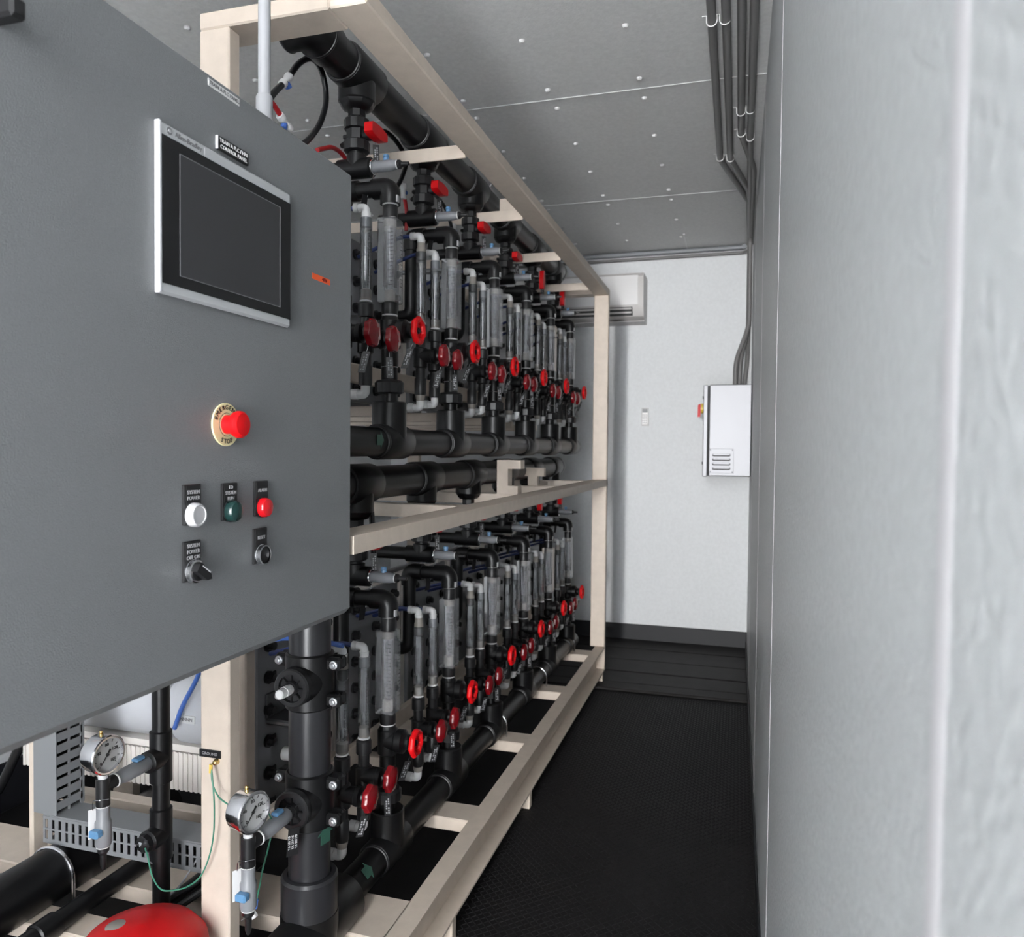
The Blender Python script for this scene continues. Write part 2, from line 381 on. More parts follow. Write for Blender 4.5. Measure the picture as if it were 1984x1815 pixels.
ln.box(0.0075, 0.0087, a0, a1, b0, b0+q); ln.box(0.0075, 0.0087, a0, a1, b1-q, b1); ln.box(0.0075, 0.0087, a0, a0+q, b0+q, b1-q); ln.box(0.0075, 0.0087, a1-q, a1, b0+q, b1-q)
ln.build('display_outline', 'screen_line', h)
MB().lathe([(0.0044,0),(0.0044,0.0007)], (0.0068, 0.7385+LY, 0.3608+LZ), EX, 16).build('logo', 'greyink', h)
text('AB', 0.005, cabl(0.7385, 0.3608, 0.0078), EY, EZ, 'hmi', h, 'logo_letters')
text('Allen-Bradley', 0.0085, cabl(0.7475, 0.3606, 0.0073), EY, EZ, 'greyink', h, 'brand_lettering', 'LEFT')
MB().box(0.0068, 0.0073, 0.7985+LY, 0.8000+LY, 0.3560+LZ, 0.3650+LZ).build('brand_mark', 'hmi_edge', h)
# black engraved plate, white label, orange sticker
p = MB().box(0, 0.004, 0.8290+LY, 0.8920+LY, 0.3755+LZ, 0.3925+LZ, 0.0006).build('name_plate', 'tagdark', cb)
MB().box(0.0002, 0.0038, 0.8284+LY, 0.8292+LY, 0.3757+LZ, 0.3923+LZ).build('plate_edge', 'hmi_edge', p)
text('TRAIN A PLC / HMI', 0.0068, cabl(0.8605, 0.3876, 0.0041), EY, EZ, 'whiteink', p)
text('CONTROL PANEL', 0.0068, cabl(0.8605, 0.3800, 0.0041), EY, EZ, 'whiteink', p)
p = MB().box(0, 0.0006, 0.8147+LY, 0.8765+LY, 0.4487+LZ, 0.4577+LZ).build('paper_label', 'paper', cb)
text('TRAIN A PLC PANEL', 0.0066, cabl(0.8456, 0.4532, 0.0008), EY, EZ, 'greyink', p)
p = MB().box(0, 0.0006, 1.0585+LY, 1.1120+LY, 0.2616+LZ, 0.2706+LZ).build('sticker', 'orange', cb)
text('4026', 0.0075, cabl(1.094, 0.2661, 0.0008), EY, EZ, 'darkred', p)
# emergency stop
ey_, ez_ = 0.8480, 0.0272
p = MB().lathe([(0.028,0),(0.028,0.0016),(0.0275,0.002)], cabl(ey_, ez_), EX, 40).build('emergency_stop', 'yellow', cb)
MB().lathe([(0.0148,0),(0.0148,0.0022)], cabl(ey_, ez_, 0.0005), EX, 28).build('inner_disc', 'yellow', p)
MB().torus(cabl(ey_, ez_, 0.0022), EX, 0.0150, 0.0005, 28, 6).build('inner_line', 'ink', p)
MB().lathe([(0.0125,0),(0.0122,0.010),(0.0125,0.013),(0.0165,0.0145),(0.0178,0.018),(0.0174,0.0225),(0.0145,0.0255),(0,0.0268)], cabl(ey_, ez_, 0.002), EX, 32).build('push_button', 'red', p)
def arc_text(s, a0, a1, R, size, flip=False):
    for i, chh in enumerate(s):
        a = math.radians(a0+(a1-a0)*i/(len(s)-1)); dr = EY*math.cos(a)+EZ*math.sin(a)
        eyv = -dr if flip else dr; exv = eyv.cross(EX)
        text(chh, size, cabl(ey_, ez_, 0.0022)+dr*R, exv, eyv, 'ink', p, 'letter')
arc_text('EMERGENCY', 160, 20, 0.0222, 0.0088)
arc_text('STOP', 245, 295, 0.0222, 0.0088, True)
# pilot devices
def device(y, z, lines, kind):
    q = MB().box(0, 0.0035, y-0.0155, y+0.0155, z-0.012, z+0.037, 0.0008).build('legend_plate', 'black', cb)
    MB().box(0.001, 0.0042, y-0.0125, y+0.0135, z+0.012, z+0.036).build('insert', 'tagdark', q)
    n = len(lines)
    for i, t in enumerate(lines):
        text(t, 0.0066, cabl(y+0.0005, z+0.024+(n-1)*0.0036-i*0.0072, 0.0044)-cabl(0, 0), EY, EZ, 'dimink', q)
    MB().lathe([(0.0145,0),(0.0145,0.004)], (0.001, y, z), EX, 28).build('bezel', 'chrome' if kind in ('knob', 'reset') else 'black', q)
    if kind == 'white': MB().lathe([(0.0148,0),(0.0148,0.006),(0.0128,0.0100),(0.0110,0.0102),(0.0105,0.0092),(0,0.0095)], (0.004, y, z), EX, 28).build('lamp_lens', 'white_lamp', q)
    if kind == 'green': MB().lathe([(0.0140,0),(0.0140,0.007),(0.0122,0.0105),(0.007,0.0125),(0,0.013)], (0.004, y, z), EX, 28).build('lamp_lens', 'green_lamp', q)
    if kind == 'red': MB().lathe([(0.0135,0),(0.0135,0.007),(0.0120,0.0100),(0.007,0.0115),(0,0.012)], (0.004, y, z), EX, 28).build('lamp_lens', 'red_lamp', q)
    if kind == 'reset':
        MB().lathe([(0.0138,0),(0.0138,0.007),(0.0120,0.0075)], (0.004, y, z), EX, 28, cap=False).build('ring', 'chrome', q)
        MB().lathe([(0.0118,0),(0.0118,0.005)], (0.004, y, z), EX, 24).build('push_button', 'black', q)
    if kind == 'knob':
        MB().lathe([(0.0140,0),(0.0140,0.006),(0.0125,0.007)], (0.004, y, z), EX, 28).build('ring', 'chrome', q)
        k = MB(); d = Vector((0, math.cos(math.radians(-35)), math.sin(math.radians(-35)))); e = EX.cross(d)
        k.lathe([(0.0120,0),(0.0115,0.003)], (0.010, y, z), EX, 24)
        k.prism([(-0.011,-0.0055),(0.012,-0.0055),(0.0185,0),(0.012,0.0055),(-0.011,0.0055)], (0.011, y, z), d, e, EX, 0.009)
        kk = k.build('knob', 'black', q)
        MB().prism([(-0.006,0.0046),(0.011,0.0046),(0.011,0.0058),(-0.006,0.0058)], (0.0182, y, z), d, e, EX, 0.0022).build('pointer', 'hmi_edge', q)
for y, z, t, k in ((0.7815, -0.0850, ('SYSTEM', 'POWER'), 'white'), (0.8530, -0.0860, ('ED', 'SYSTEM', 'RUN'), 'green'), (0.9225, -0.0860, ('ALARM',), 'red'),
                   (0.7810, -0.1540, ('SYSTEM', 'POWER', 'OFF ON'), 'knob'), (0.9200, -0.1520, ('RESET',), 'reset')):
    device(y+LY, z+LZ, t, k)
# light grey conduit on top of the cabinet
cdt = thing('cabinet_conduit', 'light grey conduit rising from the top of the control cabinet', 'conduit', W(-0.70, 1.02, 0.46))
MB().cyl((0,0,0.0), (0,0,0.755), 0.0092).build('pipe', 'conduit_l', cdt)
MB().lathe([(0.0125,0),(0.0125,0.070),(0.0110,0.073)], (0,0,0)).build('coupling', 'conduit_l', cdt)

# ------------------------------------------------------------------ headers
YS = [1.690+0.4115*i for i in range(6)]
DZ = -0.994
def header(name, label, x, z, r, rt_, up_, y0, y1, blen, brad, near=None, nb=None):
    t = thing(name, label, 'pipe', W(x, y0, z))
    MB().cyl((0,0,0), (0,y1-y0,0), r, n=32).build('pipe', 'pvc', t)
    MB().lathe([(rt_,0),(rt_,0.03),(rt_*0.9,0.042),(rt_*0.5,0.05),(0,0.051)], (0,y1-y0-0.02,0), EY, 32).build('end_cap', 'pvc', t)
    for Y in YS:
        tee = MB(); yy = Y-y0
        tee.lathe([(r,-0.072),(rt_-0.002,-0.070),(rt_,-0.066),(rt_,0.066),(rt_-0.002,0.070),(r,0.072)], (0,yy,0), EY, 32)
        tee.lathe([(brad,0),(brad,blen-0.003),(brad-0.003,blen)], (0,yy,0), EZ if up_ else -EZ, 32)
        tee.build('tee', 'pvc', t)
        MB().torus((0,yy-0.072,0), EY, r+0.001, 0.0035, 32, 8).build('joint_ring', 'black', t)
    return t
th = header('feed_header', 'thick black header pipe running above the top cross members', -0.90, 0.902, 0.043, 0.050, False, 1.48, 3.84, 0.070, 0.045)
el = rpath([(0,0.075,0),(0,-0.015,0),(-0.048,-0.015,0)], 0.046, 10)
MB().tube(el, 0.047, 28).build('elbow', 'pvc', th); MB().torus((-0.048,-0.015,0), EX, 0.044, 0.005, 28, 8).build('socket_rim', 'pvc_mid', th); MB().torus((0,0.03,0), EY, 0.046, 0.004, 32, 8).build('joint_ring', 'pvc', th)
bh = header('feed_header', 'black header pipe with downward tees just above the beige middle rail', -0.90, 0.902+DZ, 0.043, 0.050, False, 1.30, 3.84, 0.070, 0.045)
ah = header('product_header', 'black header pipe with upward tees and a green arrow at mid height', -0.81, 0.012, 0.034, 0.042, True, 1.335, 3.83, 0.097, 0.0415)
zh = header('product_header', 'black header pipe with upward tees lying low on the base members', -0.81, 0.012+DZ, 0.035, 0.042, True, 1.335, 3.83, 0.097, 0.0415)
def arrow(parent, o, ex, ey, ez, s):
    MB().prism([(0,-0.35*s),(0.55*s,-0.35*s),(0.55*s,-0.6*s),(1.0*s,0),(0.55*s,0.6*s),(0.55*s,0.35*s),(0,0.35*s)], o, ex, ey, ez, 0.001).build('flow_arrow', 'arrow', parent)
arrow(ah, (0.0345, 0.22, 0.004), EY, EZ, EX, 0.034)
arrow(zh, (0.026, 0.185, 0.0255), EY, Vector((-0.7,0,0.7)), Vector((0.7,0,0.7)), 0.034)
# U-bolts over the low header (parts of that header)
def ubolt(parent, y, r, zb, rod=0.0035, m='chrome'):
    pts = [(r, y, zb)]+[(r*math.cos(a), y, r*math.sin(a)) for a in [PI*k/14 for k in range(15)]]+[(-r, y, zb)]
    MB().tube(pts, rod, 8).build('u_bolt', m, parent)
for y in (2.56, 3.735): ubolt(zh, y-1.335, 0.0435, -0.040)
ubolt(zh, 3.16-1.335, 0.040, -0.04)

# ------------------------------------------------------------------ grey riser with saddle clamps
rs = thing('riser_pipe', 'thick grey vertical riser pipe with two bolted saddle clamps below the cabinet', 'pipe', W(-0.81, 1.335, -1.0))
MB().cyl((0,0,0.05), (0,0,0.985), 0.041, n=40).build('pipe', 'pvc_mid', rs)
bs = MB(); bs.lathe([(0.052,0.055),(0.056,0.060),(0.056,0.140),(0.052,0.146),(0.043,0.147)], n=40, cap=False)
bs.build('socket', 'pvc_mid', rs)
e_ = MB(); e_.lathe([(0.057,0),(0.057,0.075)], (0,0,-0.005), EZ, 40); e_.lathe([(0.053,-0.16),(0.056,-0.155),(0.056,0.13),(0.053,0.135)], (0,0,0.018), EY, 40)
e_.build('tee', 'pvc', rs); MB().torus((0,-0.15,0.018), EY, 0.055, 0.004, 36, 8).build('joint_ring', 'pvc', rs)
MB().torus((0,0,1.012), EZ, 0.001, 0.0455, 30, 16).build('top_elbow', 'pvc', rs)
arrow(rs, (0.0405, -0.009, 0.215), EZ, Vector((0.22,0.975,0)), Vector((0.975,-0.22,0)), 0.036)
def saddle(zc, blen):
    s = MB(); s.lathe([(0.0435,-0.055),(0.0475,-0.052),(0.0475,0.052),(0.0435,0.055)], (0,0,zc), EZ, 40)
    s.lathe([(0.042,0.02),(0.036,0.055),(0.032,0.058)], (0,0,zc), -EY, 32)
    [s.box(min(a, b), max(a, b), y0_, y1_, zc+0.036*k-0.013, zc+0.036*k+0.013, 0.005) for (a, b) in ((-0.072, -0.04), (0.04, 0.072)) for (y0_, y1_) in ((0.006, 0.022), (-0.014, 0.004)) for k in (-1, 1)]
    q = s.build('saddle_clamp', 'pvc', rs)
    for sx in (-1, 1):
        for sz in (-1, 1):
            MB().lathe([(0.0085,0),(0.0085,0.003),(0.0055,0.0035),(0.0055,0.008),(0.004,0.009)], (0.061*sx,-0.014,zc+0.036*sz), -EY, 12).build('bolt', 'zinc', q)
    n = MB(); n.lathe([(0.036,0.050),(0.0375,0.054),(0.0375,0.066),(0.035,0.069),(0.027,0.069),(0.026,0.062),(0.0,0.060)], (0,0,zc), -EY, 24)
    n.build('union_nut', 'black', q)
    for k in range(8):
        a = 2*PI*k/8; d = EX*math.cos(a)+EZ*math.sin(a)
        MB().prism([(0.012,-0.001),(0.0275,-0.001),(0.0275,0.001),(0.012,0.001)], (0,-0.060,zc), d, d.cross(-EY), -EY, 0.008).build('rib', 'pvc', q)
    MB().lathe([(0.014,0.058),(0.014,0.072)], (0,0,zc), -EY, 20).build('bushing', 'pvc', q)
    return q
q = saddle(0.537, 0.05)
pg = MB(); pg.lathe([(0.0095,0.070),(0.0095,0.082)], (0,0,0.537), -EY, 16); pg.lathe([(0.0115,0.082),(0.0115,0.092)], (0,0,0.537), -EY, 6); pg.lathe([(0.0095,0.092),(0.009,0.106),(0.007,0.108)], (0,0,0.537), -EY, 16)
pg.build('plug', 'white', q)
saddle(0.300, 0.05)

# ------------------------------------------------------------------ pressure gauges on their sample lines
def gauge_line(name, label, loc, L0, L1, zrot):
    """loc: axis of the branch at its pipe; the branch runs towards -Y from L0 to L1"""
    t = thing(name, label, 'gauge', loc)
    MB().lathe([(0.0125,L0),(0.0125,L0+0.012)], (0,0,0), -EY, 16).build('nipple', 'black', t)
    v = MB(); v.lathe([(0.0125,L0+0.010),(0.0145,L0+0.014),(0.0145,L1-0.052),(0.0125,L1-0.046),(0.0125,L1-0.030)], (0,0,0), -EY, 20); vv = v.build('isolation_valve', 'greyfit', t)
    MB().box(-0.008, 0.008, -L0-0.052, -L0-0.028, 0.014, 0.022, 0.003).build('valve_handle', 'bluegrip', vv)
    MB().torus((0,-L1+0.028,0), EY, 0.0120, 0.0022, 20, 8).build('seal_ring', 'white', t)
    b = MB(); b.lathe([(0.0125,L1-0.03),(0.0125,L1)], (0,0,0), -EY, 18); b.lathe([(0.0125,-0.036),(0.0125,0.016)], (0,-L1,0), EZ, 18); b.build('tee', 'black', t)
    MB().lathe([(0.0085,0.014),(0.0085,0.030)], (0,-L1,0), EZ, 14).build('stem', 'white', t)
    # dial case
    zc = 0.062; d = Vector((math.cos(zrot), math.sin(zrot), 0)); o = Vector((0,-L1,zc))
    g = MB(); g.lathe([(0.0325,-0.020),(0.0345,-0.016),(0.0345,0.006),(0.0365,0.007),(0.0365,0.015),(0.0345,0.017),(0.0315,0.017),(0.0310,0.010)], o, d, 36, cap=False)
    g.lathe([(0.0,-0.021),(0.0325,-0.020)], o, d, 36, cap=False); c = g.build('case', 'chrome', t)
    MB().lathe([(0.0312,0.0095),(0.0312,0.0105)], o, d, 32).build('dial', 'dial', c)
    ex = EZ.cross(d); of = o+d*0.0108
    tk = MB()
    for k in range(11):
        a = math.radians(225-27*k); rr = ex*math.cos(a)+EZ*math.sin(a); ss = d.cross(rr)
        tk.prism([(0.0235,-0.0006),(0.0285,-0.0006),(0.0285,0.0006),(0.0235,0.0006)], of, rr, ss, d, 0.0003)
    tk.build('scale_marks', 'ink', c)
    for k, n in enumerate(('0', '40', '80', '120', '160')):
        a = math.radians(225-67.5*k); text(n, 0.0085, of+(ex*math.cos(a)+EZ*math.sin(a))*0.0185, ex, EZ, 'ink', c, 'dial_number')
    a = math.radians(232); rr = ex*math.cos(a)+EZ*math.sin(a); ss = d.cross(rr)
    nd = MB(); nd.prism([(-0.011,-0.0022),(-0.004,-0.0016),(0.026,0),(-0.004,0.0016),(-0.011,0.0022)], of+d*0.0008, rr, ss, d, 0.0005); nd.lathe([(0.003,0),(0.003,0.0015)], of+d*0.0006, d, 12)
    nd.build('needle', 'ink', c)
    MB().lathe([(0.004,0.033),(0.004,0.0375),(0.0025,0.0385),(0.0036,0.040),(0.003,0.0425),(0,0.043)], o-d*0.004, EZ, 12).build('fill_plug', 'brass', c)
    # drain valve hanging under the tee
    MB().torus((0,-L1,-0.036), EZ, 0.0105, 0.0022, 20, 8).build('seal_ring', 'white', t)
    s = MB(); s.lathe([(0.0115,-0.038),(0.0125,-0.042)], (0,-L1,0), EZ, 8); s.lathe([(0.0125,-0.112),(0.0145,-0.108),(0.0145,-0.066),(0.0120,-0.062),(0.0120,-0.038)], (0,-L1,0), EZ, 18); sv = s.build('drain_valve', 'greyfit', t)
    MB().box(-0.010, 0.012, -L1-0.027, -L1-0.011, -0.088, -0.074, 0.003).build('valve_handle', 'bluegrip', sv)
    MB().torus((0,-L1,-0.113), EZ, 0.0105, 0.0020, 20, 8).build('seal_ring', 'white', t)
    MB().lathe([(0.003,-0.158),(0.0055,-0.150),(0.006,-0.128),(0.0105,-0.122),(0.0105,-0.113)], (0,-L1,0), EZ, 14).build('hose_barb', 'black', t)
    MB().prism([(-0.007,-0.10),(0.009,-0.10),(0.009,-0.045),(-0.007,-0.045)], (-0.022,-L1-0.004,0), Vector((0.5,0.86,0)), EZ, Vector((0.86,-0.5,0)), 0.0008).build('metal_tag', 'paper', t)
    MB().tube(spline([(-0.020,-L1-0.004,-0.046),(-0.013,-L1-0.010,-0.026),(0.004,-L1-0.0135,-0.020),(0.0135,-L1,-0.022)]), 0.0008, 6).build('tag_wire', 'chrome', t)
    return t
g2 = gauge_line('pressure_gauge', 'chrome pressure gauge on the grey riser below the cabinet corner', W(-0.81, 1.335, -0.700), 0.072, 0.200, math.radians(-13))
tg = MB().prism([(-0.009,0),(0.013,0),(0.009,-0.052),(-0.013,-0.052)], (0.016,-0.085,-0.022), Vector((0.6,0.8,0)), EZ, Vector((0.8,-0.6,0)), 0.001).build('black_tag', 'tagdark', g2)
for k in range(3):
    text('SV-10%d V.I.' % (k+1), 0.006, (0.0195+0.004*k-0.007, -0.083+0.0055*k-0.010, -0.048), Vector((0,0,-1)), Vector((0.6,0.8,0)), 'whiteink', tg)
g1 = gauge_line('pressure_gauge', 'chrome pressure gauge on the black pipe left of the beige post', W(-1.13, 1.29, -0.641), 0.022, 0.150, math.radians(-6))

# ------------------------------------------------------------------ black vertical pipe left of the post
vp = thing('vertical_pipe', 'black vertical pipe with two tees left of the beige post', 'pipe', W(-1.13, 1.29, -1.02))
MB().cyl((0,0,-0.01), (0,0,1.0), 0.0172, n=24).build('pipe', 'pvc', vp)
for z in (0.379, 0.218):
    t_ = MB(); t_.lathe([(0.0175,-0.054),(0.0220,-0.052),(0.0220,0.052),(0.0175,0.054)], (0,0,z), EZ, 24); t_.lathe([(0.0220,0),(0.0220,0.038),(0.018,0.040)], (0,0,z), -EY, 24); t_.build('tee', 'pvc', vp)
MB().lathe([(0.017,0.04),(0.017,0.052),(0.012,0.053)], (0,0,0.218), -EY, 8).build('plug', 'black', vp)
MB().lathe([(0.009,0.05),(0.009,0.058),(0,0.060)], (0,0,0.218), -EY, 12).build('ground_screw', 'chrome', vp)

# ------------------------------------------------------------------ one valve station: templates at upper tier, station Y = 0
UP = []   # (builder root, offset)
def T(name, cat, group, x, y, z):
    o = bpy.data.objects.new(name, None); o.empty_display_size = 0.02; COL.objects.link(o)
    o['category'] = cat; o['group'] = group; o['off'] = 0
    return o, Vector((x, y, z))
def wheel_parts(t, x, R, m, kind, hub):
    lob = lambda t_: 1+0.055*math.cos(7*t_)
    if kind == 'ring':
        a = MB(); a.torus((x,0,0), EX, R-0.0075, 0.0078, 42, 10, lob); a.lathe([(R-0.006,-0.007),(0.010,-0.010),(0.010,-0.004),(R-0.006,0.0)], (x,0,0), EX, 28, cap=False); a.build('handwheel', m, t)
    else:
        a = MB(); a.lathe([(R*0.75,-0.012),(R,-0.008),(R,0.0),(R*0.93,0.004),(R*0.6,0.0075),(R*0.25,0.009),(0,0.0093)], (x,0,0), EX, 42, mod=lob); a.build('handwheel', m, t)
    MB().lathe([(hub,-0.012),(hub,0.002),(hub*0.6,0.004),(0,0.0045)], (x,0,0) if kind == 'ring' else (x-0.004,0,0), EX, 16).build('stem', 'black', t)
def ring(t, z, r): MB().torus((0,0,z), EZ, r, 0.0028, 24, 8).build('seal_ring', 'white', t)
def hang_tag(t, o, dark=True, ln_=0.05, tilt=0.15):
    o = Vector(o); n = Vector((0.5,-0.87,0)); e = Vector((0.87,0.5,0)); dn = (-EZ+e*tilt).normalized()
    b = MB().prism([(-0.0075,0.014),(0.0075,0.014),(0.0075,0.014+ln_),(-0.0075,0.014+ln_)], o, e, dn, n, 0.0008).build('tag', 'tagdark' if dark else 'paper', t)
    MB().tube([o, o+dn*0.016], 0.0007, 5).build('tag_wire', 'chrome', t)
    if dark:
        a = MB()
        for k in range(2):
            for j in range(7):
                if (j*3+k) % 5: a.prism([(-0.004+k*0.005,0.020+j*0.0052),(-0.001+k*0.005,0.020+j*0.0052),(-0.001+k*0.005,0.0235+j*0.0052),(-0.004+k*0.005,0.0235+j*0.0052)], o+n*0.0009, e, dn, n, 0.0003)
        a.build('tag_lettering', 'dimink', b)

# ball valve under the feed header
def t_ball(vert):
    t, off = T('ball_valve', 'valve', 'union ball valves with red levers', -0.90, 0, 0.832)
    MB().lathe([(0.022,-0.034),(0.022,-0.018),(0.034,-0.014),(0.041,-0.006),(0.0445,0.0)], n=8).build('reducer', 'pvc', t)
    MB().lathe([(0.019,-0.165),(0.019,-0.03)], n=24).build('pipe', 'pvc', t)
    for z in (-0.052, -0.104):
        a = MB(); a.lathe([(0.025,-0.014),(0.0305,-0.011),(0.0305,0.011),(0.027,0.014)], (0,0,z), EZ, 24, mod=lambda q: 1+0.03*math.cos(12*q)); a.build('union_nut', 'black', t)
    b = MB(); b.lathe([(0.026,-0.093),(0.026,-0.064)], n=8); b.box(-0.034, 0.034, -0.010, 0.010, -0.084, -0.074, 0.002); b.lathe([(0.014,0.02),(0.014,0.040)], (0,0,-0.078), EX, 16); b.build('valve_body', 'black', t)
    hd = MB(); hp = [(-0.040,-0.009),(-0.034,-0.013),(-0.006,-0.016),(0.006,-0.016),(0.036,-0.010),(0.042,-0.006),(0.042,0.008),(0.034,0.012),(0.006,0.016),(-0.006,0.016),(-0.036,0.014),(-0.040,0.010)]
    if vert: hd.prism(hp, (0.038,0,-0.078), EZ, EY, EX, 0.020)
    else: hd.prism(hp, (0.038,0.004,-0.074), EY, EZ, EX, 0.022)
    hd.build('lever', 'red', t)
    hang_tag(t, (0.046, 0.008, -0.086), True, 0.042, 0.05)
    return t, off
# tee with the grey sample valve
def t_sample():
    t, off = T('sample_valve', 'valve', 'grey sample valves with blue knobs', -0.90, 0, 0.676)
    a = MB(); a.lathe([(0.0245,0),(0.0245,0.030),(0.020,0.032)], n=24); a.lathe([(0.0245,-0.045),(0.0245,0.040),(0.021,0.043)], (0,0,0), EX, 24); a.build('tee', 'pvc', t)
    MB().cyl((-0.04,0,0), (-0.14,0,0), 0.019).build('back_pipe', 'pvc', t)
    MB().torus((0.044,0,0), EX, 0.0165, 0.0022, 24, 8).build('clip_ring', 'chrome', t)
    b = MB().lathe([(0.0125,0.042),(0.0135,0.046),(0.0135,0.094),(0.0115,0.099),(0.0115,0.108)], (0,0,0), EX, 20).build('valve_body', 'greyfit', t)
    MB().lathe([(0.0065,0.010),(0.0065,0.019),(0.008,0.020),(0.007,0.026),(0,0.027)], (0.078,0,0), EZ, 10).build('knob', 'bluegrip', b)
    MB().torus((0.108,0,0), EX, 0.0098, 0.002, 20, 6).build('seal_ring', 'white', t)
    MB().lathe([(0.0105,0.108),(0.0105,0.116),(0.006,0.120),(0.0045,0.138),(0,0.139)], (0,0,0), EX, 14).build('hose_barb', 'black', t)
    MB().tube([(0.046,0.0,-0.016),(0.035,-0.012,-0.075)], 0.0008, 5).build('tag_wire', 'chrome', t)
    MB().prism([(-0.008,0),(0.008,0),(0.008,0.035),(-0.008,0.035)], (0.030,-0.014,-0.070), Vector((0.5,0.86,0)), Vector((-0.1,-0.1,-1)).normalized(), Vector((0.86,-0.5,0)), 0.0008).build('tag', 'tagdark', t)
    return t, off
# arched outlet pipe above the big flowmeter
def t_arch():
    t, off = T('pipe_arch', 'pipe', 'arched outlet pipes', -0.81, 0, 0.588)
    MB().tube(rpath([(0,0,0.0),(0,0,0.034),(-0.128,0,0.034),(-0.128,0,-0.20),(-0.20,0,-0.20)], 0.030, 8), 0.0195, 20).build('pipe', 'pvc', t)
    for x, s in ((0, 1), (-0.128, -1)):
        MB().tube(rpath([(x,0,-0.006),(x,0,0.034),(x-s*0.044,0,0.034)], 0.034, 10), 0.0245, 24).build('elbow', 'pvc', t)
    MB().box(0.0180, 0.0247, -0.013, -0.002, -0.004, 0.012).build('paper_label', 'dimink', t)
    return t, off
# big flowmeter
def t_big():
    t, off = T('large_flowmeter', 'flowmeter', 'wide clear acrylic flowmeters', -0.81, 0, 0.316)
    ring(t, 0.001, 0.0165); ring(t, 0.266, 0.0165)
    MB().lathe([(0.0185,0.002),(0.0195,0.005),(0.0195,0.031)], n=24).build('lower_union', 'black', t)
    MB().lathe([(0.0180,0.231),(0.0180,0.262),(0.0165,0.265)], n=24).build('upper_union', 'black', t)
    b = MB().box(-0.0235, 0.0235, -0.0235, 0.0235, 0.030, 0.232, 0.0025).build('acrylic_block', 'acrylic', t)
    MB().lathe([(0.0085,0.062),(0.0150,0.212)], n=20, cap=False).build('taper_bore', 'bore', b)
    MB().lathe([(0.0130,0.034),(0.0130,0.060),(0.0085,0.062)], n=20).build('lower_seat', 'taupe', b)
    MB().lathe([(0.0150,0.212),(0.0150,0.230)], n=20).build('upper_seat', 'taupe', b)
    MB().lathe([(0.002,0.075),(0.0075,0.088),(0.0075,0.092),(0.003,0.094),(0.002,0.108)], n=14).build('float', 'steel', b)
    MB().cyl((0,0,0.062), (0,0,0.212), 0.0012, n=8).build('guide_rod', 'steel', b)
    k = MB()
    for j in range(16):
        z = 0.070+j*0.0088; L = 0.008 if j % 2 else 0.013
        k.box(0.0236, 0.0240, 0.019-L, 0.019, z, z+0.0011); k.box(0.019-L+0.0, 0.019, -0.0240, -0.0236, z, z+0.0011)
    k.build('scale_marks', 'ink', b)
    for q_ in (-1, 1): MB().prism([(q_*0.0085,0.066),(q_*0.0165,0.066),(q_*0.0150,0.205)][::q_], Vector((0.43,-0.9,0))*0.011, Vector((0.9,0.43,0)), EZ, Vector((0.43,-0.9,0)), 0.002).build('slot', 'dark', b)
    return t, off
# big diaphragm valve
def t_bigvalve():
    t, off = T('large_valve', 'valve', 'large valves with bright red handwheels', -0.81, 0, 0.278)
    b = MB(); b.lathe([(0.020,-0.036),(0.0245,-0.032),(0.0245,0.026),(0.021,0.030),(0.019,0.036)], n=24); b.lathe([(0.026,0),(0.026,0.024),(0.0285,0.027),(0.0285,0.044),(0.024,0.047),(0.018,0.052),(0.018,0.060)], (0,0,0), EX, 24); b.build('valve_body', 'pvc', t)
    wheel_parts(t, 0.075, 0.0335, 'red', 'ring', 0.0075)
    MB().lathe([(0.0195,-0.172),(0.0195,-0.03)], n=24).build('pipe', 'pvc', t)
    MB().lathe([(0.026,-0.150),(0.0335,-0.147),(0.0345,-0.124),(0.030,-0.118),(0.020,-0.116)], n=24, mod=lambda q: 1+0.025*math.cos(12*q)).build('union_nut', 'black', t)
    MB().torus((0,0,-0.085), EZ, 0.0196, 0.0012, 24, 6).build('clip_ring', 'chrome', t)
    hang_tag(t, (0.062, -0.004, -0.030), True, 0.050, -0.35)
    return t, off
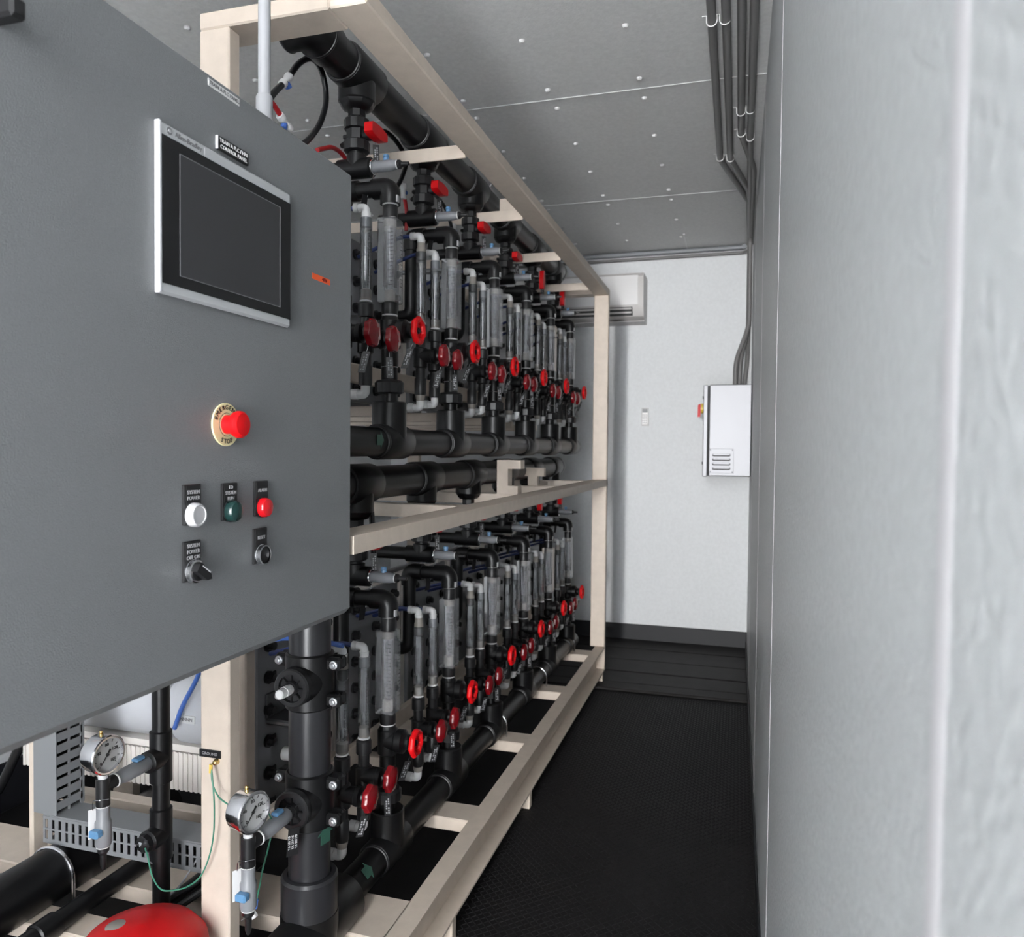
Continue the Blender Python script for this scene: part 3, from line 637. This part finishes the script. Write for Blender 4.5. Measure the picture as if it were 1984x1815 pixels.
# small flowmeter
def t_small(k):
    t, off = T('small_flowmeter', 'flowmeter', 'slim clear tube flowmeters', -0.81, (-0.224, -0.124)[k], 0.327)
    ring(t, 0.001, 0.0115)
    b = MB().lathe([(0.0138,0.008),(0.0138,0.186)], n=20).build('clear_tube', 'tube', t)
    MB().lathe([(0.0055,0.030),(0.0095,0.165)], n=16, cap=False).build('taper_bore', 'bore', b)
    MB().lathe([(0.0128,0.004),(0.0128,0.026),(0.006,0.030)], n=18).build('lower_seat', 'taupe', b)
    MB().lathe([(0.0100,0.163),(0.0130,0.166),(0.0130,0.188)], n=18).build('upper_seat', 'greyfit' if k else 'black', b)
    MB().lathe([(0.001,0.036),(0.005,0.044),(0.005,0.048),(0.001,0.060)], n=12).build('float', 'steel', b)
    s = MB()
    for j in range(18):
        z = 0.035+j*0.0072; s.prism([(-0.0035,0),(0.0035 if j % 2 else 0.0005,0),(0.0035 if j % 2 else 0.0005,0.0009),(-0.0035,0.0009)], (0.0117,-0.0078,z), Vector((0.53,0.85,0)), EZ, Vector((0.85,-0.53,0)), 0.0003)
    s.build('scale_marks', 'ink', b)
    e = 0.0
    if k == 0:
        MB().lathe([(0.0125,0.187),(0.0125,0.196),(0.0105,0.200),(0.0105,0.212)], n=16).build('adapter', 'taupe', t); e = 0.020
    w_ = MB(); w_.lathe([(0.0098,0.188+e),(0.0112,0.200+e)], n=16)
    w_.tube(rpath([(0,0,0.192+e),(0,0,0.211+e),(-0.026,0,0.211+e)], 0.011, 6), 0.0092, 16); w_.lathe([(0.0108,0.018),(0.0108,0.029)], (0,0,0.211+e), -EX, 14)
    w_.build('white_elbow', 'white', t)
    MB().tube(spline([(-0.028,0,0.211+e),(-0.06,0.004,0.212+e),(-0.12,0.02,0.200+e),(-0.20,0.03,0.175+e)]), 0.0055, 10).build('blue_tube', 'bluetube', t)
    return t, off
def t_smallvalve(k):
    t, off = T('small_valve', 'valve', 'small valves with dark red handwheels', -0.81, (-0.224, -0.124)[k], 0.241)
    b = MB(); b.lathe([(0.0145,-0.032),(0.0185,-0.028),(0.0185,0.020),(0.0145,0.024)], n=20); b.lathe([(0.019,0),(0.019,0.034),(0.0215,0.036),(0.0215,0.046),(0.013,0.050),(0.010,0.058)], (0,0,0), EX, 20); b.build('valve_body', 'pvc', t)
    wheel_parts(t, 0.070, 0.0290, 'darkred', 'dome', 0.006)
    p_ = MB(); p_.lathe([(0.0130,0.02),(0.0130,0.05),(0.0175,0.052),(0.0175,0.080),(0.0150,0.083)], n=20); p_.build('upper_pipe', 'black', t)
    MB().lathe([(0.0135,-0.103),(0.0155,-0.098),(0.0155,-0.060),(0.0130,-0.056),(0.0130,-0.03)], n=20).build('lower_pipe', 'black', t)
    MB().torus((0,0,-0.058), EZ, 0.0132, 0.001, 20, 6).build('clip_ring', 'chrome', t)
    e = 0.0
    if k == 0: MB().lathe([(0.0105,-0.118),(0.0135,-0.106),(0.0135,-0.102)], n=14).build('adapter', 'taupe', t); e = 0.014
    w_ = MB(); w_.tube(rpath([(0,0,-0.102-e),(0,0,-0.122-e),(-0.030,0,-0.122-e)], 0.012, 6), 0.0105, 14); w_.lathe([(0.0125,0.018),(0.0125,0.034)], (0,0,-0.122-e), -EX, 14); w_.build('white_elbow', 'white', t)
    hang_tag(t, (0.058, 0.0, -0.026), True, 0.046, (-0.25, 0.05)[k])
    return t, off
# membrane stack behind the station
def t_stack():
    t, off = T('membrane_stack', 'module', 'membrane stacks behind the flowmeters', -1.03, -0.05, 0.125)
    MB().box(-0.014, 0, -0.165, 0.165, 0.0, 0.45, 0.003).build('end_plate', 'steel2', t)
    b = MB()
    for j in range(5): b.box(-0.030-0.016*j, -0.016-0.016*j, -0.155, 0.155, 0.012, 0.438)
    b.build('membrane_plates', 'ribbed', t)
    MB().box(-0.114, -0.100, -0.165, 0.165, 0.0, 0.45, 0.003).build('end_plate', 'steel2', t)
    for j in range(6):
        for yy in (-0.125, 0.0, 0.125):
            z = 0.04+j*0.074; k = MB(); k.lathe([(0.015,0),(0.015,0.006)], (0,yy,z), EX, 14); k.lathe([(0.010,0),(0.010,0.020),(0.006,0.022)], (0,yy,z), EX, 8); k.box(0, 0.005, yy, yy+0.030, z-0.009, z+0.009, 0.002); k.build('tie_nut', 'black', t)
    return t, off

ORD = ['nearest the cabinet', 'second from the cabinet', 'third from the cabinet', 'fourth from the cabinet', 'fifth from the cabinet', 'farthest from the cabinet']
TMPL = {
    'ball_h': t_ball(False), 'ball_v': t_ball(True), 'sample': t_sample(), 'arch': t_arch(), 'big': t_big(), 'bigv': t_bigvalve(),
    's0': t_small(0), 's1': t_small(1), 'v0': t_smallvalve(0), 'v1': t_smallvalve(1), 'stack': t_stack()}
DESC = {'ball': '%s-tier black ball valve with red lever, %s', 'sample': '%s-tier grey sample valve with blue knob, %s', 'arch': '%s-tier black arched pipe over the wide flowmeter, %s',
        'big': '%s-tier wide clear acrylic block flowmeter, %s', 'bigv': '%s-tier large black valve with bright red handwheel, %s',
        's0': '%s-tier slim clear flowmeter, left one of its pair, %s', 's1': '%s-tier slim clear flowmeter, right one of its pair, %s',
        'v0': '%s-tier small valve with dark red handwheel, left of its pair, %s', 'v1': '%s-tier small valve with dark red handwheel, right of its pair, %s', 'stack': '%s-tier grey steel membrane stack behind flowmeters, %s'}
for lev, dz in (('upper', 0.0), ('lower', DZ)):
    for i, Y in enumerate(YS):
        for key in ('ball', 'sample', 'arch', 'big', 'bigv', 's0', 's1', 'v0', 'v1', 'stack'):
            src = key
            if key == 'ball': src = 'ball_v' if i >= 4 else 'ball_h'
            root, off = TMPL[src]
            if root.get('used'): o = copy_tree(root)
            else: o = root; root['used'] = 1
            o.location = W(off.x, Y+off.y, off.z+dz)
            o['label'] = DESC[key] % (lev, ORD[i])
for o in list(bpy.data.objects):
    for k in ('used', 'off'):
        if k in o: del o[k]

# ------------------------------------------------------------------ hoses with small quick-connect valves
def hose(name, label, pts, r, m, valve=None, vdir=None, vm='white'):
    base = Vector(pts[0]); t = thing(name, label, 'hose', W(*base))
    MB().tube([p-base for p in spline(pts)], r, 12).build('tube', m, t)
    if valve is not None:
        v = Vector(valve)-base; d = Vector(vdir).normalized()
        b = MB().lathe([(0.0085,-0.022),(0.0095,-0.020),(0.0095,-0.010),(0.0065,-0.009),(0.0075,0.006),(0.0095,0.010),(0.0095,0.020),(0.0085,0.022)], v, d, 14).build('check_valve', 'white', t)
        MB().lathe([(0.006,0),(0.0075,0.010),(0.0075,0.016),(0,0.017)], v, d.cross(EX), 10).build('blue_knob', 'blue2', b)
    return t
hose('sample_hose', 'black looped hose with white check valve above the cabinet top', [(-0.95,1.36,0.66),(-0.95,1.4114,0.7358),(-0.95,1.4649,0.792),(-0.95,1.5154,0.853),(-0.95,1.569,0.888),(-0.96,1.628,0.888),(-0.96,1.648,0.835),(-0.955,1.615,0.765),(-0.95,1.555,0.700),(-0.95,1.50,0.66)], 0.0068, 'rubber', (-0.95,1.462,0.790), (0,0.05,0.055))
hose('sample_hose', 'black looped hose hanging beside the second red lever', [(-0.945,1.70,0.74),(-0.945,1.78,0.80),(-0.95,1.8657,0.831),(-0.95,1.9428,0.872),(-0.95,2.026,0.872),(-0.95,2.085,0.845),(-0.95,2.068,0.800),(-0.95,2.0279,0.7508),(-0.95,1.96,0.70)], 0.0066, 'rubber')
hose('sample_hose', 'black hose looping behind the third red lever', [(-0.945,2.12,0.74),(-0.945,2.2,0.79),(-0.95,2.30,0.815),(-0.95,2.40,0.80),(-0.95,2.46,0.75),(-0.95,2.44,0.70)], 0.0062, 'rubber')
hose('red_hose', 'short red hose with blue-knob valve at the cabinet top edge', [(-0.95,1.405,0.722),(-0.95,1.42,0.718),(-0.95,1.445,0.706)], 0.0056, 'redhose', (-0.95,1.459,0.699), (0,0.08,-0.03))
hose('red_hose', 'red hose arching behind the first ball valve', [(-0.95,1.592,0.690),(-0.95,1.625,0.706),(-0.95,1.6632,0.722),(-0.95,1.712,0.722),(-0.95,1.76,0.70)], 0.0056, 'redhose')
hose('red_hose', 'red hose hanging from a blue and white valve between two arches', [(-0.95,2.0742,0.736),(-0.95,2.085,0.715),(-0.95,2.093,0.689),(-0.95,2.09,0.64)], 0.0056, 'redhose', (-0.95,2.068,0.748), (0,0.0,0.1))
hose('red_hose', 'red hose below a blue and white valve near the third lever', [(-0.95,2.488,0.735),(-0.95,2.505,0.715),(-0.95,2.515,0.688),(-0.95,2.51,0.64)], 0.0056, 'redhose', (-0.95,2.482,0.747), (0,0.0,0.1))
tag(MB().tube(spline([(-0.80,2.42,0.865),(-0.79,2.46,0.90),(-0.775,2.50,0.89),(-0.765,2.53,0.86)]), 0.0028, 8).build('white_wire', 'white'), 'thin white wire curving over the top bracket', 'wire')
bpy.data.objects['white_wire'].location = (0, 0, ZO)
tag(MB().tube(spline([(-0.93,1.78,-0.05),(-0.92,1.80,-0.12),(-0.915,1.81,-0.20),(-0.92,1.83,-0.30)]), 0.008, 10).build('drop_hose', 'rubber', loc=(0,0,ZO)), 'black hose dropping past the middle cross member', 'hose')

# ------------------------------------------------------------------ grounding wires
tag(MB().tube(spline([(-0.9505,1.216,-0.606),(-0.9415,1.21,-0.64),(-0.9386,1.21,-0.681),(-0.940,1.21,-0.735),(-0.9503,1.21,-0.782),(-0.972,1.212,-0.825),(-1.0032,1.215,-0.851),(-1.035,1.22,-0.866),(-1.063,1.215,-0.868),(-1.088,1.218,-0.848),(-1.102,1.222,-0.815),(-1.118,1.232,-0.803)]), 0.0015, 8).build('ground_wire', 'greenwire', loc=(0,0,ZO)), 'green ground wire looping from the post to the black pipe', 'wire')
gw = thing('ground_wire', 'green ground wire running from the post past the right gauge', 'wire', W(-0.9495, 1.215, -0.606))
gb = Vector((-0.9495, 1.215, -0.606))
MB().tube([Vector(p)-gb for p in spline([gb,(-0.944,1.212,-0.64),(-0.930,1.21,-0.662),(-0.910,1.208,-0.672),(-0.885,1.20,-0.674),(-0.84,1.185,-0.660),(-0.8205,1.19,-0.652),(-0.812,1.20,-0.675),(-0.812,1.21,-0.7016),(-0.820,1.21,-0.742),(-0.8315,1.21,-0.7821),(-0.8395,1.21,-0.82),(-0.8455,1.21,-0.845)])], 0.0015, 8).build('wire', 'greenwire', gw)
MB().cyl(Vector((-0.8455,1.21,-0.845))-gb, Vector((-0.848,1.21,-0.862))-gb, 0.0035, n=10).build('crimp', 'blue2', gw)
MB().prism([(-0.010,-0.008),(0.010,-0.008),(0.010,0.008),(-0.010,0.008)], Vector((-0.858,1.215,-0.875))-gb, Vector((0.6,0,-0.8)), Vector((0.8,0,0.6)), -EY, 0.006).build('white_clip', 'white', gw)
MB().cyl(Vector((-0.866,1.212,-0.882))-gb, Vector((-0.880,1.212,-0.893))-gb, 0.0012, n=8).build('pin', 'zinc', gw)
MB().cyl((0,0,0), (-0.001,0,-0.016), 0.0035, n=10).build('lug', 'yellow2', gw)

# ------------------------------------------------------------------ lower left: ducts, pipes, vessel
def slotted(t, x0, x1, z0, z1, y, rows):
    """front face (towards -Y) made of bars between open slots"""
    n = int((x1-x0)/0.0190)
    f = MB(); px = (x1-x0)/n
    zs = [z0+(z1-z0)*k for k in (0.0, 0.16, 0.50, 0.56, 0.90, 1.0)]
    f.box(x0, x1, y, y+0.003, zs[0], zs[1]); f.box(x0, x1, y, y+0.003, zs[2], zs[3]); f.box(x0, x1, y, y+0.003, zs[4], zs[5])
    f.build('rail', 'duct', t)
    for k in range(n+1):
        MB().box(max(x0, x0+k*px-px*0.28), min(x1, x0+k*px+px*0.28), y+0.0004, y+0.0026, z0+0.004, z1-0.004).build('finger', 'duct', t)
hdct = thing('wiring_duct', 'grey slotted wiring duct lying horizontally behind the beige post', 'duct', W(-1.52, 1.36, -0.918))
slotted(hdct, 0.0, 0.54, 0.0, 0.062, 0.0, 2)
MB().box(0, 0.54, 0, 0.074, 0.062, 0.066, 0.001).build('cover', 'duct', hdct); MB().box(0, 0.54, 0.070, 0.074, 0, 0.062).build('back', 'dark', hdct); MB().box(0, 0.54, 0.003, 0.070, 0, 0.003).build('base', 'dark', hdct)  # back and base coloured dark to put shade behind the slots
vdct = thing('wiring_duct', 'grey slotted wiring duct standing upright at the far left', 'duct', W(-1.548, 1.36, -0.852))
MB().box(0, 0.066, 0, 0.004, 0, 0.85, 0.001).build('cover', 'duct', vdct)
for z in [0.01+0.0265*k for k in range(32)]:
    for (a, b) in ((0.004, 0.036), (0.040, 0.074)): MB().box(0.063, 0.066, a, b, z, z+0.0185).build('finger', 'duct', vdct)
MB().box(0.062, 0.066, 0.070, 0.080, 0, 0.85).build('edge', 'duct', vdct); MB().box(0, 0.004, 0.004, 0.080, 0, 0.85).build('back', 'dark', vdct); MB().box(0.004, 0.062, 0.072, 0.080, 0, 0.85).build('side', 'dark', vdct); MB().box(0.062, 0.066, 0.036, 0.040, 0, 0.85).build('edge', 'duct', vdct)  # dark back and added dark side panel paint shade inside the slots
tag(MB().box(-1.562, -1.549, 1.36, 1.40, 0.144, 0.75, 0.002).build('support_strip', 'beige'), 'thin beige upright strip beside the standing wiring duct', 'post')
# pipes lying on the base
bp = thing('base_pipe', 'thick black pipe lying at the bottom left under a U-bolt', 'pipe', W(-1.475, 1.08, -0.975))
MB().cyl((0,0,0), (0,0.62,0), 0.058, n=32).build('pipe', 'pvc', bp); MB().lathe([(0.06,0),(0.068,0.004),(0.068,0.10),(0.06,0.104)], (0,-0.10,0), EY, 32).build('coupling', 'pvc', bp)
ubolt(bp, 0.262, 0.0605, -0.062, 0.004)
for x, l in ((-1.345, 'slim black pipe lying beside the thick pipe at bottom left'), (-1.16, 'slim black pipe running under the vertical black pipe')):
    s = thing('base_pipe', l, 'pipe', W(x, 1.10, -0.998)); MB().cyl((0,0,0), (0,0.75,0), 0.021, n=20).build('pipe', 'pvc', s); MB().lathe([(0.022,0),(0.026,0.003),(0.026,0.05),(0.022,0.053)], (0,0.08,0), EY, 20).build('coupling', 'pvc', s)
for k, (x, y, l) in enumerate(((-1.06, 1.38, 'black cable bundle strand nearest the beige post'), (-1.09, 1.40, 'black cable strand in the middle beside the post'))):
    tag(MB().tube(spline([(x-0.10,y-0.16,-0.995),(x-0.05,y-0.06,-0.97),(x,y,-0.93),(x+0.02,y+0.05,-0.86)]), 0.008, 10).build('cable', 'rubber', loc=(0,0,ZO)), l, 'cable')
tag(MB().tube(spline([(-1.19,1.30,-0.985),(-1.14,1.34,-0.955),(-1.11,1.37,-0.90),(-1.10,1.40,-0.86)]), 0.0022, 8).build('cable', 'conduit_m', loc=(0,0,ZO)), 'thin grey wire rising behind the black pipe', 'wire')
tag(MB().tube(spline([(-2.02,1.66,-1.0),(-1.97,1.67,-0.9),(-1.93,1.68,-0.80),(-1.90,1.69,-0.66),(-1.88,1.70,-0.40)]), 0.013, 12).build('power_cable', 'rubber', loc=(0,0,ZO)), 'thick black cable hanging at the far left edge', 'cable')
# silver vessel and ribbed block
ps = thing('pressure_vessel', 'silver horizontal cylinder seen under the cabinet', 'vessel', W(-1.95, 1.72, -0.70))
MB().lathe([(0.0,-0.02),(0.06,-0.015),(0.09,0.0),(0.09,0.52)], (0,0,0), EX, 36).build('shell', 'silver', ps)
MB().lathe([(0.075,0.52),(0.075,0.545),(0.098,0.555),(0.098,0.70),(0.080,0.73),(0,0.735)], (0,0,0), EX, 36).build('end_housing', 'silver', ps)
lb = MB().box(0.575, 0.635, -0.1005, -0.097, -0.012, 0.008, 0.0005).build('label', 'paper', ps); text('NNNNN', 0.012, (0.605, -0.1008, -0.002), EX, EZ, 'greyink', lb)
MB().box(-0.02, 0.66, -0.06, 0.06, -0.105, -0.088).build('cradle', 'ribbed', ps)
rb = thing('ribbed_tray', 'white ribbed plastic tray beneath the silver cylinder', 'tray', W(-1.93, 1.66, -0.91))
MB().box(0.0, 0.70, 0.004, 0.16, 0, 0.10).build('body', 'ribbed', rb)
for k in range(46): MB().box(0.004+k*0.0152, 0.012+k*0.0152, 0.0, 0.004, 0.0, 0.10).build('rib', 'ribbed', rb)
tag(MB().box(-2.02, -1.945, 1.70, 1.80, ZO-0.90, ZO-0.62, 0.004).build('junction_box', 'black'), 'black box left of the silver cylinder', 'box')
tag(MB().tube(spline([(-1.28,1.60,-0.56),(-1.30,1.60,-0.60),(-1.335,1.60,-0.66),(-1.36,1.60,-0.72)]), 0.006, 10).build('blue_hose', 'blue2', loc=(0,0,ZO)), 'bright blue tube in front of the silver cylinder', 'tube')
tag(MB().tube(spline([(-1.00,1.47,-0.435),(-0.95,1.47,-0.425),(-0.88,1.46,-0.42),(-0.80,1.45,-0.425)]), 0.0055, 10).build('blue_hose', 'blue2', loc=(0,0,ZO)), 'bright blue tube behind the grey riser', 'tube')
# steel bracket and fitting on the first stack
sb = thing('steel_bracket', 'polished steel bracket behind the grey riser', 'bracket', W(-1.03, 1.55, -0.63))
MB().box(0.0, 0.075, -0.045, 0.045, -0.010, 0.004, 0.004).build('plate', 'steel', sb); MB().box(0.0, 0.006, -0.045, 0.045, 0.004, 0.06, 0.002).build('flange', 'steel', sb)
sf = thing('push_fitting', 'white push fitting with blue collar behind the grey riser', 'fitting', W(-1.015, 1.56, -0.725))
MB().lathe([(0.016,0),(0.016,0.03)], (0,0,0), EX, 18).build('body', 'white', sf); MB().lathe([(0.013,0.03),(0.013,0.042)], (0,0,0), EX, 18).build('collar', 'blue2', sf)
# red operator cap at the bottom edge
rc = thing('valve_operator', 'bright red rounded valve operator at the bottom edge', 'valve', W(-1.035, 1.13, -0.955))
MB().lathe([(0.112,0),(0.118,0.012),(0.114,0.035),(0.095,0.058),(0.055,0.072),(0,0.076)], (0,0,0), EZ, 40).build('cap', 'red', rc)
MB().lathe([(0.020,0.066),(0.020,0.074),(0.014,0.078),(0,0.0785)], (-0.045,-0.01,-0.004), EZ, 20).build('hub', 'taupe', rc)
MB().cyl((0,0,-0.06), (0,0,0.0), 0.05, n=28).build('neck', 'black', rc)

# ------------------------------------------------------------------ far end: air conditioner, remote, switch box
ac = thing('air_conditioner', 'white split air conditioner on the back wall behind the skid', 'air conditioner', W(-1.35, YB, 0.775))
prof = [(0,0.0),(-0.13,0.0),(-0.175,0.022),(-0.198,0.075),(-0.203,0.16),(-0.200,0.255),(-0.185,0.277),(0,0.277)]
MB().prism([(a, b) for a, b in prof], (0,0,0), EY, EZ, EX, 0.80).build('housing', 'acgrey', ac)
MB().prism([(-0.205,0.088),(-0.209,0.16),(-0.205,0.262),(-0.19,0.262),(-0.19,0.088)], (0.012,0,0), EY, EZ, EX, 0.755).build('front_panel', 'acwhite', ac)
MB().box(0.04, 0.735, -0.199, -0.15, 0.026, 0.076).build('outlet', 'dark', ac)
for z, a in ((0.036, 0.3), (0.060, 0.5)): MB().prism([(0,0),(0.05,0),(0.05,0.010),(0,0.010)], (0.045,-0.204,z), Vector((0,math.cos(a),math.sin(a)*0.3)), EZ, EX, 0.685).build('louver', 'acgrey', ac)
for k in range(6): MB().box(0.10+k*0.11, 0.104+k*0.11, -0.198, -0.17, 0.028, 0.074).build('vane', 'acgrey', ac)
MB().box(0.0, 0.80, -0.15, 0.0, -0.004, 0.0).build('bottom_strip', 'acgrey', ac)
rm = thing('remote_control', 'white remote control in a holder on the back wall', 'remote', W(-0.552, YB, 0.146))
MB().box(-0.024, 0.024, -0.008, 0, 0.0, 0.05, 0.002).build('holder', 'acwhite', rm); MB().box(-0.021, 0.021, -0.022, -0.008, 0.004, 0.112, 0.004).build('body', 'acwhite', rm)
MB().box(-0.016, 0.016, -0.0228, -0.0215, 0.082, 0.106).build('display', 'greyfit', rm)
for r_ in range(5):
    for c2 in range(3): MB().box(-0.015+c2*0.011, -0.008+c2*0.011, -0.0235, -0.0215, 0.016+r_*0.012, 0.022+r_*0.012).build('button', 'greyfit', rm)
bx = thing('switch_box', 'stainless steel switch box with louvre on the right wall', 'box', W(0.0, 4.30, -0.142))
MB().box(-0.150, 0.070, 0.0, 0.40, 0.0, 0.498, 0.004).build('enclosure', 'steel', bx)
MB().box(-0.158, -0.150, 0.008, 0.392, 0.006, 0.492).build('gasket', 'dark', bx)
MB().box(-0.182, -0.158, -0.003, 0.403, -0.004, 0.496, 0.003).build('door', 'steel', bx)
lv = MB().box(-0.147, -0.018, -0.003, 0.0, 0.016, 0.150, 0.001).build('louvre_plate', 'steel', bx)
for k in range(4):
    z = 0.042+k*0.0245; n = 10
    poly = [(0.040*(1 if math.cos(a) > 0 else -1)+0.008*math.cos(a), 0.008*math.sin(a)) for a in [2*PI*(j+0.5)/16 for j in range(16)]]
    MB().prism(poly, (-0.083, -0.0032, z), EX, EZ, -EY, 0.0012).build('slot', 'dark', lv)
    MB().prism([(a*0.92, 0.003+b*0.5) for a, b in poly], (-0.083, -0.004, z), EX, EZ, -EY, 0.006).build('hood', 'steel', lv)
for x in (-0.140, -0.025):
    for z in (0.023, 0.143): MB().lathe([(0.0035,0),(0.0035,0.002)], (x,-0.003,z), -EY, 8).build('screw', 'dark', lv)
sw = MB().lathe([(0.028,0),(0.028,0.017)], (-0.182,0.12,0.375), -EX, 24).build('switch_plate', 'yellow2', bx)
MB().prism([(0.020,0.026),(0.034,0.020),(0.036,-0.048),(0.021,-0.048),(0.019,-0.02)], (-0.182,0.13,0.375), -EX, EZ, -EY, 0.022).build('switch_handle', 'red', bx)
for z in (0.43, 0.07): MB().box(-0.187, -0.182, 0.02, 0.05, z-0.008, z+0.008, 0.001).build('lock', 'dark', bx)

# ------------------------------------------------------------------ conduits along the ceiling and down to the switch box
def strap(t, p):
    x, y, z = p; R = 0.0145
    pts = [(x+s*R*1.0, y, ZC-0.003) for s in (1,)] + [(x+R*math.cos(a), y, z+R*math.sin(a)) for a in [-PI*k/10 for k in range(11)]] + [(x-R, y, ZC-0.003), (x-R-0.012, y, ZC-0.003)]
    base = t['_b']; MB().tube([Vector(q)-Vector(base) for q in pts], 0.0016, 6).build('strap', 'strap', t)
def conduit(label, pts, r, m, straps=(), rad=0.06):
    b = pts[0]; t = thing('conduit', label, 'conduit', W(*b)); t['_b'] = list(b)
    MB().tube([p-Vector(b) for p in rpath(pts, rad, 8)], r, 14).build('pipe', m, t)
    for p in straps: strap(t, p)
    del t['_b']; return t
zc_ = 1.203
conduit('leftmost dark grey conduit on the ceiling by the right wall', [(-0.090,-1.5,zc_),(-0.088,3.30,zc_),(0.040,3.92,zc_),(0.050,4.52,zc_-0.005),(0.052,4.52,0.70),(-0.018,4.48,0.50),(-0.018,4.48,0.36)], 0.0125, 'conduit', [(-0.089,2.24,zc_),(-0.088,3.28,zc_)])
conduit('second dark grey conduit from the left on the ceiling', [(-0.055,-1.5,zc_),(-0.048,3.30,zc_),(0.030,3.72,zc_),(0.048,4.60,zc_-0.006),(0.048,4.60,0.68),(0.008,4.52,0.52),(0.004,4.52,0.36)], 0.0125, 'conduit', [(-0.053,2.24,zc_),(-0.048,3.30,zc_)])
conduit('third dark grey conduit from the left on the ceiling', [(-0.018,-1.5,zc_),(-0.006,3.05,zc_),(0.048,3.45,zc_),(0.052,4.66,zc_-0.006),(0.052,4.66,0.72)], 0.0125, 'conduit', [(-0.008,2.86,zc_),(-0.006,3.05,zc_)])
conduit('dark grey ceiling conduit closest to the right wall', [(0.014,-1.5,zc_),(0.028,3.10,zc_),(0.050,4.70,zc_-0.006),(0.050,4.70,0.66),(0.046,4.62,0.52),(0.030,4.60,0.36)], 0.0125, 'conduit', [(0.024,2.85,zc_),(0.027,3.10,zc_)])
conduit('upper mid grey conduit along the top of the back wall', [(-2.2,4.762,1.198),(0.02,4.762,1.206),(0.02,4.735,1.206)], 0.014, 'conduit_m', rad=0.02)
conduit('lower thin grey conduit along the top of the back wall', [(-2.2,4.770,1.166),(0.02,4.770,1.176),(0.045,4.74,1.178)], 0.0095, 'conduit', rad=0.02)
tag(MB().box(-0.315, -0.305, 4.44, 4.775, ZO+1.2145, ZO+1.2215).build('hanger_strip', 'strap'), 'thin pale hanger strip on the ceiling above the back conduit', 'strip')
